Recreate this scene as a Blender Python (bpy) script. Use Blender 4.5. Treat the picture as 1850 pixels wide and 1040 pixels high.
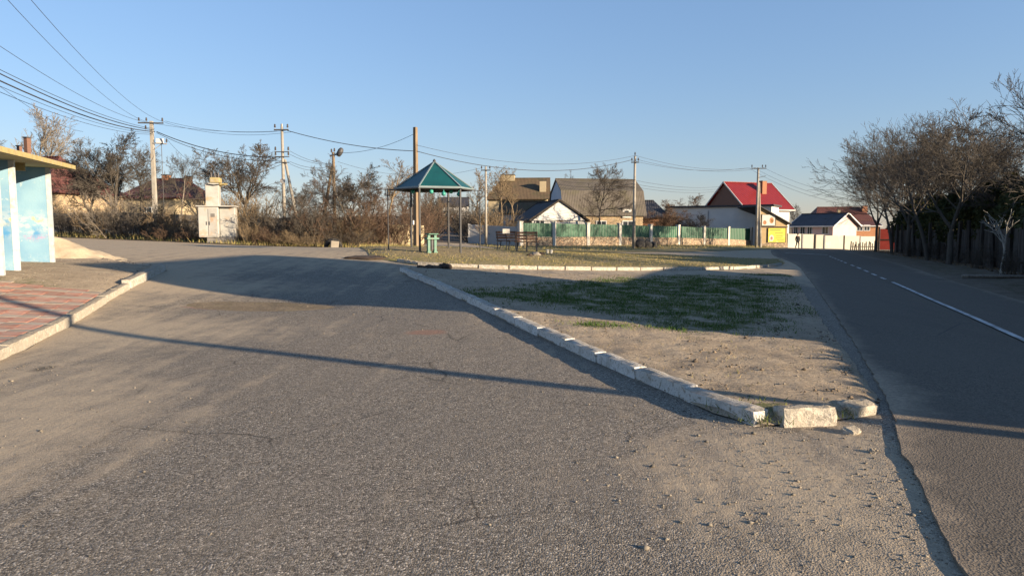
import bpy, bmesh, math, random
import numpy as np
from mathutils import Vector, Matrix, noise, geometry
R = math.radians
random.seed(11)
rng = np.random.default_rng(11)
for o in list(bpy.data.objects):
    bpy.data.objects.remove(o)
scene = bpy.context.scene
COL = scene.collection

# ------------------------------------------------------------------ camera
W, H, F, HY, CAMH = 1850, 1040, 1233.0, 418.0, 1.7
PITCH = math.atan((H / 2 - HY) / F)
cam = bpy.data.cameras.new('camera')
cam.sensor_width = 36
cam.lens = 36 * F / W
cam.clip_start = .05
cam.clip_end = 6000
camo = bpy.data.objects.new('camera', cam)
camo.location = (0, 0, CAMH)
camo.rotation_euler = (math.pi / 2 - PITCH, 0, 0)
COL.objects.link(camo)
scene.camera = camo

# ------------------------------------------------------------------ sky, sun, exposure
SUN_AZ = Vector((.883, -.469)).normalized()      # towards the sun, in plan
SUN_EL = R(12)
world = bpy.data.worlds.new('World')
scene.world = world
world.use_nodes = True
wn = world.node_tree
bg = wn.nodes['Background']
sky = wn.nodes.new('ShaderNodeTexSky')
sky.sky_type = 'NISHITA'
sky.sun_disc = False
sky.sun_elevation = SUN_EL
sky.sun_rotation = math.atan2(SUN_AZ.x, SUN_AZ.y)
sky.altitude = 100
sky.air_density = 1.4
sky.dust_density = 0.0
sky.ozone_density = 6.0
sg = wn.nodes.new('ShaderNodeGamma')              # the phone's flattened tone response of the whole sky
sg.inputs[1].default_value = .65
sm = wn.nodes.new('ShaderNodeMix')
sm.data_type = 'RGBA'
sm.blend_type = 'MULTIPLY'
sm.inputs[0].default_value = 1
sm.inputs[7].default_value = (1.0, .945, 1.07, 1)
wn.links.new(sky.outputs[0], sg.inputs[0])
wn.links.new(sg.outputs[0], sm.inputs[6])
wn.links.new(sm.outputs[2], bg.inputs[0])
bg.inputs[1].default_value = 0.12
sun = bpy.data.lights.new('sun', 'SUN')
sun.energy = 5.0
sun.angle = R(.55)
sun.color = (1, .80, .56)
suno = bpy.data.objects.new('sun', sun)
ldir = Vector((-SUN_AZ.x * math.cos(SUN_EL), -SUN_AZ.y * math.cos(SUN_EL), -math.sin(SUN_EL)))
suno.rotation_euler = ldir.to_track_quat('-Z', 'Y').to_euler()
suno.location = (60, -40, 40)
COL.objects.link(suno)
scene.view_settings.view_transform = 'Standard'
scene.view_settings.look = 'None'
scene.view_settings.gamma = 1
scene.view_settings.use_curve_mapping = False
scene.view_settings.exposure = 1.42

# ------------------------------------------------------------------ pixel rays and terrain
CP, SP = math.cos(PITCH), math.sin(PITCH)
def ray(px, py):
    u = (px - W / 2) / F
    v = (H / 2 - py) / F
    return Vector((u, v * SP + CP, v * CP - SP))
def at(px, py, d):
    r = ray(px, py)
    return Vector((0, 0, CAMH)) + r * (d / r.y)
ANCH = [(0, 2, 0), (-4, 2, 0), (4, 2, 0), (0, 5, 0), (3.5, 6.5, 0), (-6.78, 9, 0), (1, 9, 0), (0, -8, 0), (-10, -8, 0), (12, -8, 0), (5, 10, 0),
        (-7.56, 11.57, .05), (-8.83, 15.8, .33), (-10, 19.7, .53), (-3.5, 21, .45), (-.6, 13.2, .17), (9.9, 16, 0), (12.75, 23.3, 0), (22, 47.6, 0),
        (14.3, 25.6, .0), (25, 47, .05), (19, 25, .1), (14, 12, .1), (3.5, 13, .07), (6, 20, .12), (60, 60, .3), (60, 20, .3)]
for px, py, d in [(97, 481, 19.2), (4, 505, 15), (785, 455.5, 27), (500, 445, 41), (400, 440, 41), (283, 431, 49), (150, 425, 50), (20, 428, 50),
                  (750, 449.5, 45), (878, 440, 60), (805, 436, 60), (819, 411, 110), (819, 396, 160), (940, 457, 33), (1000, 487, 23.6), (1290, 487, 27),
                  (1410, 480, 32), (1100, 445, 60), (940, 445, 57), (1314, 444, 80), (1440, 450, 82), (1520, 452, 84), (640, 448, 42), (1000, 432, 100), (1300, 428, 120)]:
    p = at(px, py, d)
    ANCH.append((p.x, p.y, p.z))
ANCH += [(-60, 30, 1.6), (-100, 100, 1.8), (110, 110, 0), (-40, 200, 6), (150, 250, 2), (-150, 250, 5), (0, 260, 7.5), (-60, -30, 0), (60, -30, 0)]
AN = np.array(ANCH)
def _U(r2):
    return np.where(r2 > 1e-9, .5 * r2 * np.log(np.maximum(r2, 1e-9)), 0)
_n = len(AN)
_d2 = ((AN[:, None, :2] - AN[None, :, :2]) ** 2).sum(-1)
_K = np.zeros((_n + 3, _n + 3))
_K[:_n, :_n] = _U(_d2) + np.eye(_n) * 1.5
_K[:_n, _n] = 1
_K[:_n, _n + 1:] = AN[:, :2]
_K[_n, :_n] = 1
_K[_n + 1:, :_n] = AN[:, :2].T
_b = np.zeros(_n + 3)
_b[:_n] = AN[:, 2]
_C = np.linalg.solve(_K, _b)
def elevs(xy):
    xy = np.asarray(xy, float).reshape(-1, 2)
    q = np.column_stack([np.clip(xy[:, 0], -150, 150), np.clip(xy[:, 1], -35, 260)])
    out = np.empty(len(q))
    for i in range(0, len(q), 20000):
        s = q[i:i + 20000]
        d2 = ((s[:, None] - AN[None, :, :2]) ** 2).sum(-1)
        out[i:i + 20000] = _U(d2) @ _C[:_n] + _C[_n] + s @ _C[_n + 1:]
    return out
def elev(x, y):
    return float(elevs([(x, y)])[0])
def gp(px, py, dmax=200):
    """the point of the terrain seen at a pixel"""
    r = ray(px, py)
    r = r / r.y
    ds = np.concatenate([np.arange(1, 40, .1), np.arange(40, dmax, .5)])
    e = elevs(np.column_stack([r.x * ds, ds]))
    hit = np.nonzero(CAMH + r.z * ds < e)[0]
    d = ds[hit[0]] if len(hit) else dmax
    return Vector((r.x * d, d, elev(r.x * d, d)))
def G(x, y, dz=0):
    return Vector((x, y, elev(x, y) + dz))
def gx(px, d, dz=0):
    """ground point in the column of a pixel at distance d"""
    x = (px - W / 2) / F * d * 1.0
    r = ray(px, 440)
    x = r.x / r.y * d
    return G(x, d, dz)

# ------------------------------------------------------------------ helpers
def tag(o, label=None, cat=None, group=None, kind=None):
    if label: o['label'] = label
    if cat: o['category'] = cat
    if group: o['group'] = group
    if kind: o['kind'] = kind
    return o
def empty(name, loc=(0, 0, 0), rz=0, label=None, cat=None, group=None, kind=None):
    o = bpy.data.objects.new(name, None)
    o.location = loc
    o.rotation_euler = (0, 0, rz)
    o.empty_display_size = .2
    COL.objects.link(o)
    return tag(o, label, cat, group, kind)
def link(name, me, mat=None, parent=None, loc=None, rot=None):
    o = bpy.data.objects.new(name, me)
    if mat and not len(me.materials): me.materials.append(mat)
    COL.objects.link(o)
    if parent: o.parent = parent
    if loc is not None: o.location = loc
    if rot is not None: o.rotation_euler = rot
    return o
def copy_tree(o, parent=None):
    c = o.copy()
    COL.objects.link(c)
    c.parent = parent
    for ch in o.children:
        copy_tree(ch, c)
    return c
class MB:
    def __init__(s): s.v = []; s.f = []
    def add(s, vs, fs):
        b = len(s.v); s.v += [tuple(v) for v in vs]; s.f += [tuple(i + b for i in f) for f in fs]; return s
    def box(s, x0, x1, y0, y1, z0, z1):
        return s.add([(x0, y0, z0), (x1, y0, z0), (x1, y1, z0), (x0, y1, z0), (x0, y0, z1), (x1, y0, z1), (x1, y1, z1), (x0, y1, z1)],
                     [(3, 2, 1, 0), (4, 5, 6, 7), (0, 1, 5, 4), (1, 2, 6, 5), (2, 3, 7, 6), (3, 0, 4, 7)])
    def bar(s, p, q, w, h):
        p, q = Vector(p), Vector(q); d = (q - p).normalized()
        a = d.cross(Vector((0, 0, 1)))
        a = a.normalized() if a.length > 1e-4 else Vector((1, 0, 0))
        b = a.cross(d).normalized()
        vs = []
        for c in (p, q):
            for i, j in ((-1, -1), (1, -1), (1, 1), (-1, 1)): vs.append(c + a * w / 2 * i + b * h / 2 * j)
        return s.add(vs, [(3, 2, 1, 0), (4, 5, 6, 7), (0, 1, 5, 4), (1, 2, 6, 5), (2, 3, 7, 6), (3, 0, 4, 7)])
    def cyl(s, p, q, r0, r1=None, n=10, cap=True):
        r1 = r0 if r1 is None else r1
        p, q = Vector(p), Vector(q); d = (q - p).normalized()
        a = d.orthogonal().normalized(); b = d.cross(a)
        vs = []
        for c, r in ((p, r0), (q, r1)):
            for k in range(n):
                t = 2 * math.pi * k / n; vs.append(c + (a * math.cos(t) + b * math.sin(t)) * r)
        fs = [(k, (k + 1) % n, n + (k + 1) % n, n + k) for k in range(n)]
        if cap: fs += [tuple(range(n - 1, -1, -1)), tuple(range(n, 2 * n))]
        return s.add(vs, fs)
    def path(s, pts, r, n=5):
        pts = [Vector(p) for p in pts]; m = len(pts); vs = []
        for i, p in enumerate(pts):
            d = (pts[min(i + 1, m - 1)] - pts[max(i - 1, 0)]).normalized()
            a = d.cross(Vector((0, 0, 1))); a = a.normalized() if a.length > 1e-4 else Vector((1, 0, 0)); b = a.cross(d)
            rr = r[i] if isinstance(r, (list, tuple)) else r
            for k in range(n):
                t = 2 * math.pi * k / n; vs.append(p + (a * math.cos(t) + b * math.sin(t)) * rr)
        fs = [(i * n + k, i * n + (k + 1) % n, (i + 1) * n + (k + 1) % n, (i + 1) * n + k) for i in range(m - 1) for k in range(n)]
        fs += [tuple(range(n - 1, -1, -1)), tuple(range((m - 1) * n, m * n))]
        return s.add(vs, fs)
    def lathe(s, prof, n=14, c=(0, 0, 0)):
        vs = [(c[0] + r * math.cos(2 * math.pi * k / n), c[1] + r * math.sin(2 * math.pi * k / n), c[2] + z) for r, z in prof for k in range(n)]
        fs = [(i * n + k, i * n + (k + 1) % n, (i + 1) * n + (k + 1) % n, (i + 1) * n + k) for i in range(len(prof) - 1) for k in range(n)]
        fs += [tuple(range(n - 1, -1, -1)), tuple(range((len(prof) - 1) * n, len(prof) * n))]
        return s.add(vs, fs)
    def slab(s, poly, t):
        """planar polygon given as 3D points, thickened downwards along its normal"""
        P = [Vector(p) for p in poly]
        n = (P[1] - P[0]).cross(P[2] - P[0]).normalized()
        m = len(P)
        return s.add(P + [p - n * t for p in P], [tuple(range(m)), tuple(range(2 * m - 1, m - 1, -1))] + [(i, i + m, (i + 1) % m + m, (i + 1) % m) for i in range(m)])
    def mesh(s, name='mesh', smooth=False):
        me = bpy.data.meshes.new(name); me.from_pydata(s.v, [], s.f); me.update()
        bm = bmesh.new(); bm.from_mesh(me); bmesh.ops.recalc_face_normals(bm, faces=bm.faces); bm.to_mesh(me); bm.free()
        if smooth: me.polygons.foreach_set('use_smooth', [True] * len(me.polygons))
        return me
    def build(s, name, mat, parent=None, loc=None, rot=None, smooth=False, bevel=0):
        o = link(name, s.mesh(name, smooth), mat, parent, loc, rot)
        if bevel:
            b = o.modifiers.new('bevel', 'BEVEL'); b.width = bevel; b.segments = 2; b.limit_method = 'ANGLE'
        return o
def npmesh(name, V, Q, smooth=True, col=None):
    """fast mesh from arrays: vertices (n,3), faces (m,k)"""
    V = np.asarray(V, np.float32).reshape(-1, 3); Q = np.asarray(Q, np.int32)
    me = bpy.data.meshes.new(name)
    k = Q.shape[1]
    me.vertices.add(len(V)); me.vertices.foreach_set('co', V.ravel())
    me.loops.add(Q.size); me.loops.foreach_set('vertex_index', Q.ravel())
    me.polygons.add(len(Q)); me.polygons.foreach_set('loop_start', np.arange(0, Q.size, k, dtype=np.int32))
    if smooth: me.polygons.foreach_set('use_smooth', np.ones(len(Q), bool))
    if col is not None:
        a = me.attributes.new('tone', 'FLOAT', 'POINT'); a.data.foreach_set('value', np.asarray(col, np.float32))
    me.update(calc_edges=True); me.validate()
    return me

# ------------------------------------------------------------------ materials
class NT:
    """tiny node-graph writer"""
    def __init__(s, name):
        s.m = bpy.data.materials.new(name); s.m.use_nodes = True; s.t = s.m.node_tree
        s.b = s.t.nodes['Principled BSDF']; s.tc = s.t.nodes.new('ShaderNodeTexCoord'); s.geo = s.t.nodes.new('ShaderNodeNewGeometry')
        s.b.inputs['Specular IOR Level'].default_value = .25
    def n(s, kind, **kw):
        nd = s.t.nodes.new('ShaderNode' + kind)
        for k, v in kw.items(): setattr(nd, k, v)
        return nd
    def put(s, sock, v):
        if isinstance(v, bpy.types.NodeSocket): s.t.links.new(v, sock)
        elif isinstance(v, (tuple, list)): sock.default_value = tuple(v) + ((1,) if len(v) == 3 and sock.type == 'RGBA' else ())
        else: sock.default_value = v
    def noise(s, vec, scale, detail=4, rough=.55, dist=0):
        nd = s.n('TexNoise'); s.put(nd.inputs['Vector'], vec); nd.inputs['Scale'].default_value = scale
        nd.inputs['Detail'].default_value = detail; nd.inputs['Roughness'].default_value = rough; nd.inputs['Distortion'].default_value = dist
        return nd.outputs[0]
    def voro(s, vec, scale, feature='F1', out=0, rand=1):
        nd = s.n('TexVoronoi', feature=feature); s.put(nd.inputs['Vector'], vec); nd.inputs['Scale'].default_value = scale
        nd.inputs['Randomness'].default_value = rand
        return nd.outputs[out]
    def math(s, op, a, b=0, clamp=False):
        nd = s.n('Math', operation=op, use_clamp=clamp); s.put(nd.inputs[0], a); s.put(nd.inputs[1], b); return nd.outputs[0]
    def ramp(s, f, a, b, lo=0., hi=1.):
        nd = s.n('MapRange', clamp=True); s.put(nd.inputs[0], f)
        for i, v in ((1, a), (2, b), (3, lo), (4, hi)): s.put(nd.inputs[i], v)
        return nd.outputs[0]
    def mix(s, f, a, b, mode='MIX'):
        nd = s.n('Mix', data_type='RGBA', blend_type=mode); s.put(nd.inputs[0], f); s.put(nd.inputs[6], a); s.put(nd.inputs[7], b); return nd.outputs[2]
    def vec(s, base, scale=(1, 1, 1), rot=(0, 0, 0), loc=(0, 0, 0)):
        nd = s.n('Mapping'); s.put(nd.inputs[0], base); nd.inputs[1].default_value = loc; nd.inputs[2].default_value = rot; nd.inputs[3].default_value = scale
        return nd.outputs[0]
    def attr(s, name):
        nd = s.n('Attribute'); nd.attribute_name = name; return nd.outputs['Fac']
    def rand(s):
        return s.n('ObjectInfo').outputs['Random']
    def bump(s, h, strength, dist=.01, prev=None):
        nd = s.n('Bump'); s.put(nd.inputs['Height'], h); nd.inputs['Strength'].default_value = strength; nd.inputs['Distance'].default_value = dist
        if prev is not None: s.put(nd.inputs['Normal'], prev)
        return nd.outputs[0]
    def out(s, col, rough=.85, normal=None, spec=None, metal=0):
        s.put(s.b.inputs['Base Color'], col); s.put(s.b.inputs['Roughness'], rough); s.b.inputs['Metallic'].default_value = metal
        if normal is not None: s.put(s.b.inputs['Normal'], normal)
        if spec is not None: s.b.inputs['Specular IOR Level'].default_value = spec
        return s.m
def mix3(a, k): return tuple(min(1, c * k) for c in a)
KEEP = {'white_render': .74, 'pillar_whitewash': .72, 'whitewash': .75, 'white_fence_sheet': .52, 'pole_concrete': .66, 'wall_concrete': .62, 'transformer_paint': .6, 'shelter_pale_edge': .72,
        'shelter_yellow_slab': .55, 'cream_render': .55, 'pale_blue_render': .8, 'pink_render': .75, 'orange_brick': .7, 'bare_plywood': .62, 'orange_wood_door': .7, 'yellow_banner': .7, 'white_banner': .7,
        'turquoise_plastic': .7, 'green_enamel': .5, 'white_trim': .75, 'window_frame_paint': .75, 'heaped_sand': .62, 'weathered_wood': .7, 'grey_ridge_trim': .6, 'orange_chimney_brick': .75}
def plain(name, c, rough=.8, var=.25, scale=4, dirt=None, dirtamt=.5, bump=.2, bscale=30, spec=.25, metal=0, stretch=(1, 1, 1), rnd=.12):
    """colour with two scales of variation, an optional dirt colour and fine relief"""
    c = mix3(c, KEEP.get(name, 1.)); t = NT(name); v = t.vec(t.tc.outputs['Object'], stretch)
    a = t.noise(v, scale, 6); b = t.noise(v, scale * 9, 3)
    c1 = t.mix(t.ramp(a, .3, .7), mix3(c, 1 - var), mix3(c, 1 + var))
    c1 = t.mix(t.ramp(b, .35, .65, 0, .35), c1, mix3(c, 1 - var * 1.6))
    if dirt:
        d = t.noise(t.vec(v, (1, 1, 1), loc=(7, 3, 1)), scale * .8, 8, .65)
        c1 = t.mix(t.ramp(d, .62 - dirtamt * .22, .68), c1, dirt)
    if rnd:
        hs = t.n('HueSaturation'); t.put(hs.inputs['Value'], t.ramp(t.rand(), 0, 1, 1 - rnd, 1 + rnd)); t.put(hs.inputs['Color'], c1); c1 = hs.outputs[0]
    nm = t.bump(t.noise(v, bscale, 5), bump, .01) if bump else None
    return t.out(c1, rough, nm, spec, metal)

MAT = {}
def asphalt():
    t = NT('asphalt_lot'); p = t.geo.outputs['Position']
    big = t.noise(p, .33, 5, .6); mid = t.noise(p, 2.3, 6, .65)
    streak = t.noise(t.vec(p, (3.2, .22, 1), (0, 0, R(-17))), 1.0, 5, .6)
    grain = t.voro(p, 88); gr2 = t.noise(p, 120, 3, .7); gcol = t.voro(p, 88, out=1)
    sep = t.n('SeparateColor'); t.put(sep.inputs[0], gcol)
    agg = t.mix(t.ramp(sep.outputs[0], .1, .95), (.068, .058, .047), (.345, .297, .235))
    agg = t.mix(t.ramp(gr2, .42, .62, 0, .45), agg, (.15, .128, .1))
    agg = t.mix(t.ramp(sep.outputs[1], .93, .95, 0, .8), agg, (.52, .46, .38))
    agg = t.mix(t.ramp(sep.outputs[2], .9, .92, 0, .8), agg, (.035, .03, .026))
    agg = t.mix(t.ramp(big, .35, .7, 0, .5), agg, (.175, .152, .125))
    worn = t.ramp(t.noise(p, .9, 7, .7), .55, .72, 0, .45)
    agg = t.mix(worn, agg, (.12, .104, .084))
    agg = t.mix(t.ramp(t.noise(t.vec(p, (1, .45, 1), (0, 0, R(-17))), 1.7, 6, .7), .56, .7, 0, .45), agg, (.25, .21, .16))
    wv = t.n('Mix', data_type='VECTOR'); wv.inputs[0].default_value = .22; t.put(wv.inputs[4], p); nn = t.n('TexNoise'); t.put(nn.inputs[0], p); nn.inputs['Scale'].default_value = 1.6; t.put(wv.inputs[5], nn.outputs[1])
    ck = t.math('MULTIPLY', t.ramp(t.voro(wv.outputs[1], .55, 'DISTANCE_TO_EDGE'), .0, .007, 1, 0), t.ramp(t.noise(p, .45, 3), .5, .58, 0, .75))
    agg = t.mix(ck, agg, (.03, .026, .022))
    dust = t.math('ADD', t.attr('dust'), t.math('MULTIPLY', t.math('ADD', t.math('SUBTRACT', mid, .5), t.math('SUBTRACT', streak, .5)), 1.1))
    dcol = t.mix(t.ramp(t.noise(p, 30, 5, .7), .3, .7), (.43, .345, .24), (.29, .235, .168))
    speck = t.ramp(t.noise(p, 55, 3, .6), .58, .66, 0, .55)
    dcol = t.mix(speck, dcol, (.115, .098, .08))
    f = t.ramp(dust, .42, .95)
    c = t.mix(f, agg, dcol)
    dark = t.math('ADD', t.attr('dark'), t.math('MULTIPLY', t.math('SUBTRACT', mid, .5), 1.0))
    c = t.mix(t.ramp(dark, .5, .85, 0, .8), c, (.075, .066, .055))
    rb = t.math('ADD', t.attr('red'), t.math('MULTIPLY', t.math('SUBTRACT', t.noise(p, 3.5, 5), .5), .5))
    c = t.mix(t.ramp(rb, .35, .65, 0, .9), c, t.mix(t.ramp(t.noise(p, 12, 5), .35, .65), (.26, .15, .11), (.2, .135, .1)))
    h = t.math('ADD', t.math('MULTIPLY', t.ramp(grain, 0, .75, 1, 0), t.ramp(f, 0, 1, 1., .4)), t.math('MULTIPLY', t.noise(p, 26, 4, .7), t.ramp(f, 0, 1, .35, 1.2)))
    n1 = t.bump(h, .5, .009)
    n2 = t.bump(t.math('ADD', t.noise(p, 4.5, 5), t.math('MULTIPLY', streak, .6)), .35, .03, n1)
    return t.out(c, .92, n2, .12)
MAT['asphalt'] = asphalt()
def road():
    t = NT('road_asphalt'); p = t.geo.outputs['Position']
    g = t.voro(p, 75, out=1); sep = t.n('SeparateColor'); t.put(sep.inputs[0], g)
    c = t.mix(t.ramp(sep.outputs[0], 0, 1), (.075, .063, .049), (.155, .132, .105))
    c = t.mix(t.ramp(t.noise(p, .5, 6, .65), .35, .7, 0, .5), c, (.125, .105, .083))
    st = t.noise(t.vec(p, (2.2, .12, 1), (0, 0, R(21))), 1, 4)
    c = t.mix(t.ramp(st, .45, .75, 0, .4), c, (.088, .074, .06))
    d = t.math('ADD', t.attr('dust'), t.math('MULTIPLY', t.math('SUBTRACT', t.noise(p, 2.5, 7, .7), .5), .9))
    c = t.mix(t.ramp(d, .45, .9), c, t.mix(t.ramp(t.noise(p, 22, 5, .7), .35, .65), (.33, .265, .19), (.2, .16, .12)))
    ck = t.ramp(t.voro(t.vec(p, (1, 1, 1)), .33, 'DISTANCE_TO_EDGE'), .0, .006, 1, 0)
    c = t.mix(t.math('MULTIPLY', ck, t.ramp(t.noise(p, .4, 3), .5, .6, 0, .6)), c, (.04, .04, .04))
    n = t.bump(t.math('ADD', t.voro(p, 75), t.noise(p, 40, 4)), .4, .008)
    return t.out(c, .88, n, .15)
MAT['road'] = road()
def soil(name, base, base2, green, green2):
    t = NT(name); p = t.geo.outputs['Position']
    c = t.mix(t.ramp(t.noise(p, 1.6, 7, .7), .3, .7), base, base2)
    c = t.mix(t.ramp(t.noise(p, 24, 5, .7), .52, .66, 0, .6), c, mix3(base2, .5))
    c = t.mix(t.ramp(t.voro(p, 34), .12, .3, .7, 0), c, mix3(base2, .45))
    c = t.mix(t.ramp(t.noise(p, 5.5, 6, .75), .54, .68, 0, .65), c, mix3(base2, .62))
    g = t.math('ADD', t.attr('grass'), t.math('MULTIPLY', t.math('SUBTRACT', t.noise(t.vec(p, (1, 1.6, 1)), 2.6, 9, .78), .5), 2.2))
    gc = t.mix(t.ramp(t.noise(p, 9, 5, .7), .3, .7), green, green2)
    c = t.mix(t.ramp(g, .45, .75, 0, .85), c, gc)
    hh = t.math('ADD', t.noise(p, 14, 7, .75), t.math('MULTIPLY', t.noise(p, 3, 4), .8))
    return t.out(c, .95, t.bump(hh, .9, .05), .1)
MAT['island'] = soil('island_soil', (.44, .355, .255), (.27, .215, .155), (.05, .075, .018), (.1, .11, .036))
MAT['lawn'] = soil('dry_lawn', (.3, .24, .14), (.22, .175, .1), (.16, .16, .045), (.24, .2, .075))
MAT['verge'] = soil('dark_verge_earth', (.2, .165, .125), (.11, .09, .068), (.06, .06, .028), (.1, .08, .045))  # the verge's own dark brown and green earth colour
MAT['ground'] = soil('bare_ground', (.26, .205, .14), (.15, .12, .085), (.12, .12, .045), (.19, .155, .08))
def tinted(name, a, b, rough=.8, trans=0):
    """colour by the per-vertex tone of loose blades, leaves and stones"""
    t = NT(name)
    return t.out(t.mix(t.attr('tone'), a, b), rough, None, .15)
MAT['grass'] = tinted('grass_blade', (.04, .09, .012), (.16, .17, .05))
MAT['drygrass'] = tinted('dry_grass_blade', (.16, .16, .045), (.36, .27, .13))
MAT['gravel'] = tinted('gravel_stone', (.1, .09, .075), (.27, .235, .185))
MAT['clod'] = tinted('earth_clod', (.07, .055, .04), (.24, .185, .13))
MAT['litter'] = tinted('dead_leaf', (.09, .055, .03), (.25, .17, .09))
MAT['needles'] = tinted('evergreen_needle', (.022, .032, .012), (.075, .075, .028))
def bark(name, c, k=1.):
    t = NT(name); v = t.tc.outputs['Object']
    a = t.noise(t.vec(v, (1, 1, .25)), 18, 5, .7)
    cc = t.mix(t.ramp(a, .3, .7), mix3(c, .55), mix3(c, 1.3))
    cc = t.mix(t.ramp(t.noise(v, 1.5, 3), .4, .7, 0, .5), cc, mix3(c, .8))
    return t.out(cc, .9, t.bump(a, .5, .02), .12)
MAT['bark'] = bark('grey_brown_bark', (.092, .08, .067))
MAT['bark_dark'] = bark('dark_bark', (.09, .075, .06))
MAT['bark_red'] = bark('reddish_twig', (.125, .084, .06))
MAT['bark_tan'] = bark('tan_twig', (.2, .15, .095))
MAT['bark_pale'] = bark('pale_bark', (.22, .19, .155))
MAT['bark_white'] = bark('whitewashed_bark', (.36, .34, .3))
def kerbpaint(name, paint, amt):
    t = NT(name); v = t.geo.outputs['Position']
    conc = t.mix(t.ramp(t.noise(v, 6, 6, .7), .3, .7), (.3, .265, .215), (.42, .38, .31))
    chip = t.noise(v, 17, 8, .75)
    c = t.mix(t.ramp(chip, amt, amt + .06), paint, conc)
    pit = t.math('MAXIMUM', t.ramp(t.noise(v, 48, 5, .7), .58, .66, 0, .85), t.ramp(t.noise(v, 23, 6, .8), .6, .66, 0, .8))
    c = t.mix(pit, c, (.1, .09, .075))
    c = t.mix(t.ramp(t.noise(v, 3, 6), .55, .75, 0, .6), c, (.25, .21, .155))
    c = t.mix(t.ramp(t.rand(), .2, 1, 0, .25), c, (.3, .27, .22))
    sx = t.n('SeparateXYZ'); t.put(sx.inputs[0], t.geo.outputs['True Normal'])
    tp = t.math('MULTIPLY', t.ramp(sx.outputs[2], .55, .9), t.ramp(t.noise(v, 5, 6, .7), .3, .6, .45, 1))
    c = t.mix(t.math('MULTIPLY', tp, .8), c, t.mix(t.ramp(t.noise(v, 30, 4), .35, .65), (.3, .25, .18), (.19, .16, .12)))
    n = t.bump(t.math('ADD', t.math('MULTIPLY', chip, .8), t.noise(v, 48, 5, .7)), .8, .02)
    return t.out(c, .9, n, .15)
MAT['kerb_white'] = kerbpaint('whitewashed_kerb', (.7, .68, .64), .54)
MAT['kerb_far'] = kerbpaint('weathered_far_kerb', (.5, .47, .42), .46)
MAT['kerb_loose'] = kerbpaint('worn_loose_kerb', (.5, .45, .37), .5)
MAT['kerb_grey'] = kerbpaint('worn_kerb', (.47, .43, .36), .42)
def shelterpaint():
    t = NT('shelter_blue_paint'); v = t.tc.outputs['Object']
    c = t.mix(t.ramp(t.noise(v, 1.1, 5), .35, .65), (.13, .26, .39), (.2, .34, .44))
    z = t.n('SeparateXYZ'); t.put(z.inputs[0], v)
    band = t.math('SUBTRACT', 1, t.math('MULTIPLY', t.math('ABSOLUTE', t.math('SUBTRACT', z.outputs[2], 1.25)), 2.2), True)
    w = t.math('MULTIPLY', band, t.ramp(t.noise(t.vec(v, (2.4, 2.4, 4)), 1.6, 9, .78), .48, .53))
    c = t.mix(t.math('MULTIPLY', w, .5), c, (.48, .48, .45))
    yb = t.math('MULTIPLY', t.math('SUBTRACT', 1, t.math('MULTIPLY', t.math('ABSOLUTE', t.math('SUBTRACT', z.outputs[2], 1.36)), 5), True), t.ramp(t.noise(v, 2.1, 4), .54, .62))
    c = t.mix(yb, c, (.55, .42, .13))
    pk = t.math('MULTIPLY', t.math('SUBTRACT', 1, t.math('MULTIPLY', t.math('ABSOLUTE', t.math('SUBTRACT', z.outputs[2], .88)), 7), True), t.ramp(t.noise(t.vec(v, (5, 5, 12), (0, .5, 0)), 2.4, 4, dist=2), .53, .57))
    c = t.mix(t.math('MULTIPLY', pk, t.ramp(t.noise(v, .9, 2), .45, .5)), c, (.42, .18, .34))
    dk = t.math('MULTIPLY', t.ramp(z.outputs[2], .0, .5, 1, 0), t.ramp(t.noise(v, 5, 7, .7), .45, .62))
    c = t.mix(t.math('MULTIPLY', dk, .7), c, (.4, .45, .46))
    peel = t.ramp(t.noise(v, 7, 9, .75), .6, .64, 0, .8)
    c = t.mix(peel, c, (.36, .42, .43))
    deep = t.math('MULTIPLY', t.math('SUBTRACT', 1, t.math('MULTIPLY', t.math('ABSOLUTE', t.math('SUBTRACT', z.outputs[2], 1.02)), 4), True), t.ramp(t.noise(v, 3, 5), .5, .6, 0, .8))
    c = t.mix(deep, c, (.035, .19, .4))
    return t.out(c, .75, t.bump(t.noise(v, 30, 6), .3, .01), .25)
MAT['shelter'] = shelterpaint()
MAT['shelter_edge'] = plain('shelter_pale_edge', (.62, .68, .7), .8, .18, 5, (.35, .33, .29), .5)
MAT['shelter_roof'] = plain('shelter_yellow_slab', (.62, .5, .22), .85, .2, 4, (.33, .28, .2), .5)
MAT['roof_rust'] = plain('shelter_roof_felt', (.22, .075, .05), .85, .25, 4)
MAT['paver_red'] = plain('red_paver', (.36, .175, .125), .9, .22, 8, (.34, .27, .21), .55, .4, 40, rnd=.2)
MAT['paver_grey'] = plain('grey_paver', (.33, .27, .215), .9, .2, 8, (.3, .25, .19), .5, .4, 40, rnd=.18)
MAT['sand'] = plain('heaped_sand', (.64, .52, .36), .95, .2, 3, (.34, .27, .18), .4, .9, 16)
MAT['concrete'] = plain('pole_concrete', (.42, .39, .34), .9, .2, 3, (.26, .22, .17), .5, .4, 30)
MAT['wall_conc'] = plain('wall_concrete', (.42, .37, .3), .9, .2, 1.5, (.27, .23, .18), .5, .4, 20)
MAT['wood'] = plain('weathered_wood', (.3, .22, .14), .85, .3, 3, (.14, .1, .07), .4, .4, 20, stretch=(4, 4, .5))
MAT['metal_dark'] = plain('dark_steel', (.055, .055, .058), .55, .3, 6, spec=.4)
MAT['metal_grey'] = plain('galvanised_steel', (.3, .3, .3), .5, .2, 6, (.25, .15, .09), .25, spec=.5)
MAT['porcelain'] = plain('brown_insulator', (.06, .05, .045), .25, .1, 5, bump=0, spec=.6)
MAT['wire'] = plain('wire_sheath', (.045, .045, .05), .6, .1, 1, bump=0, rnd=0)
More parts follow.
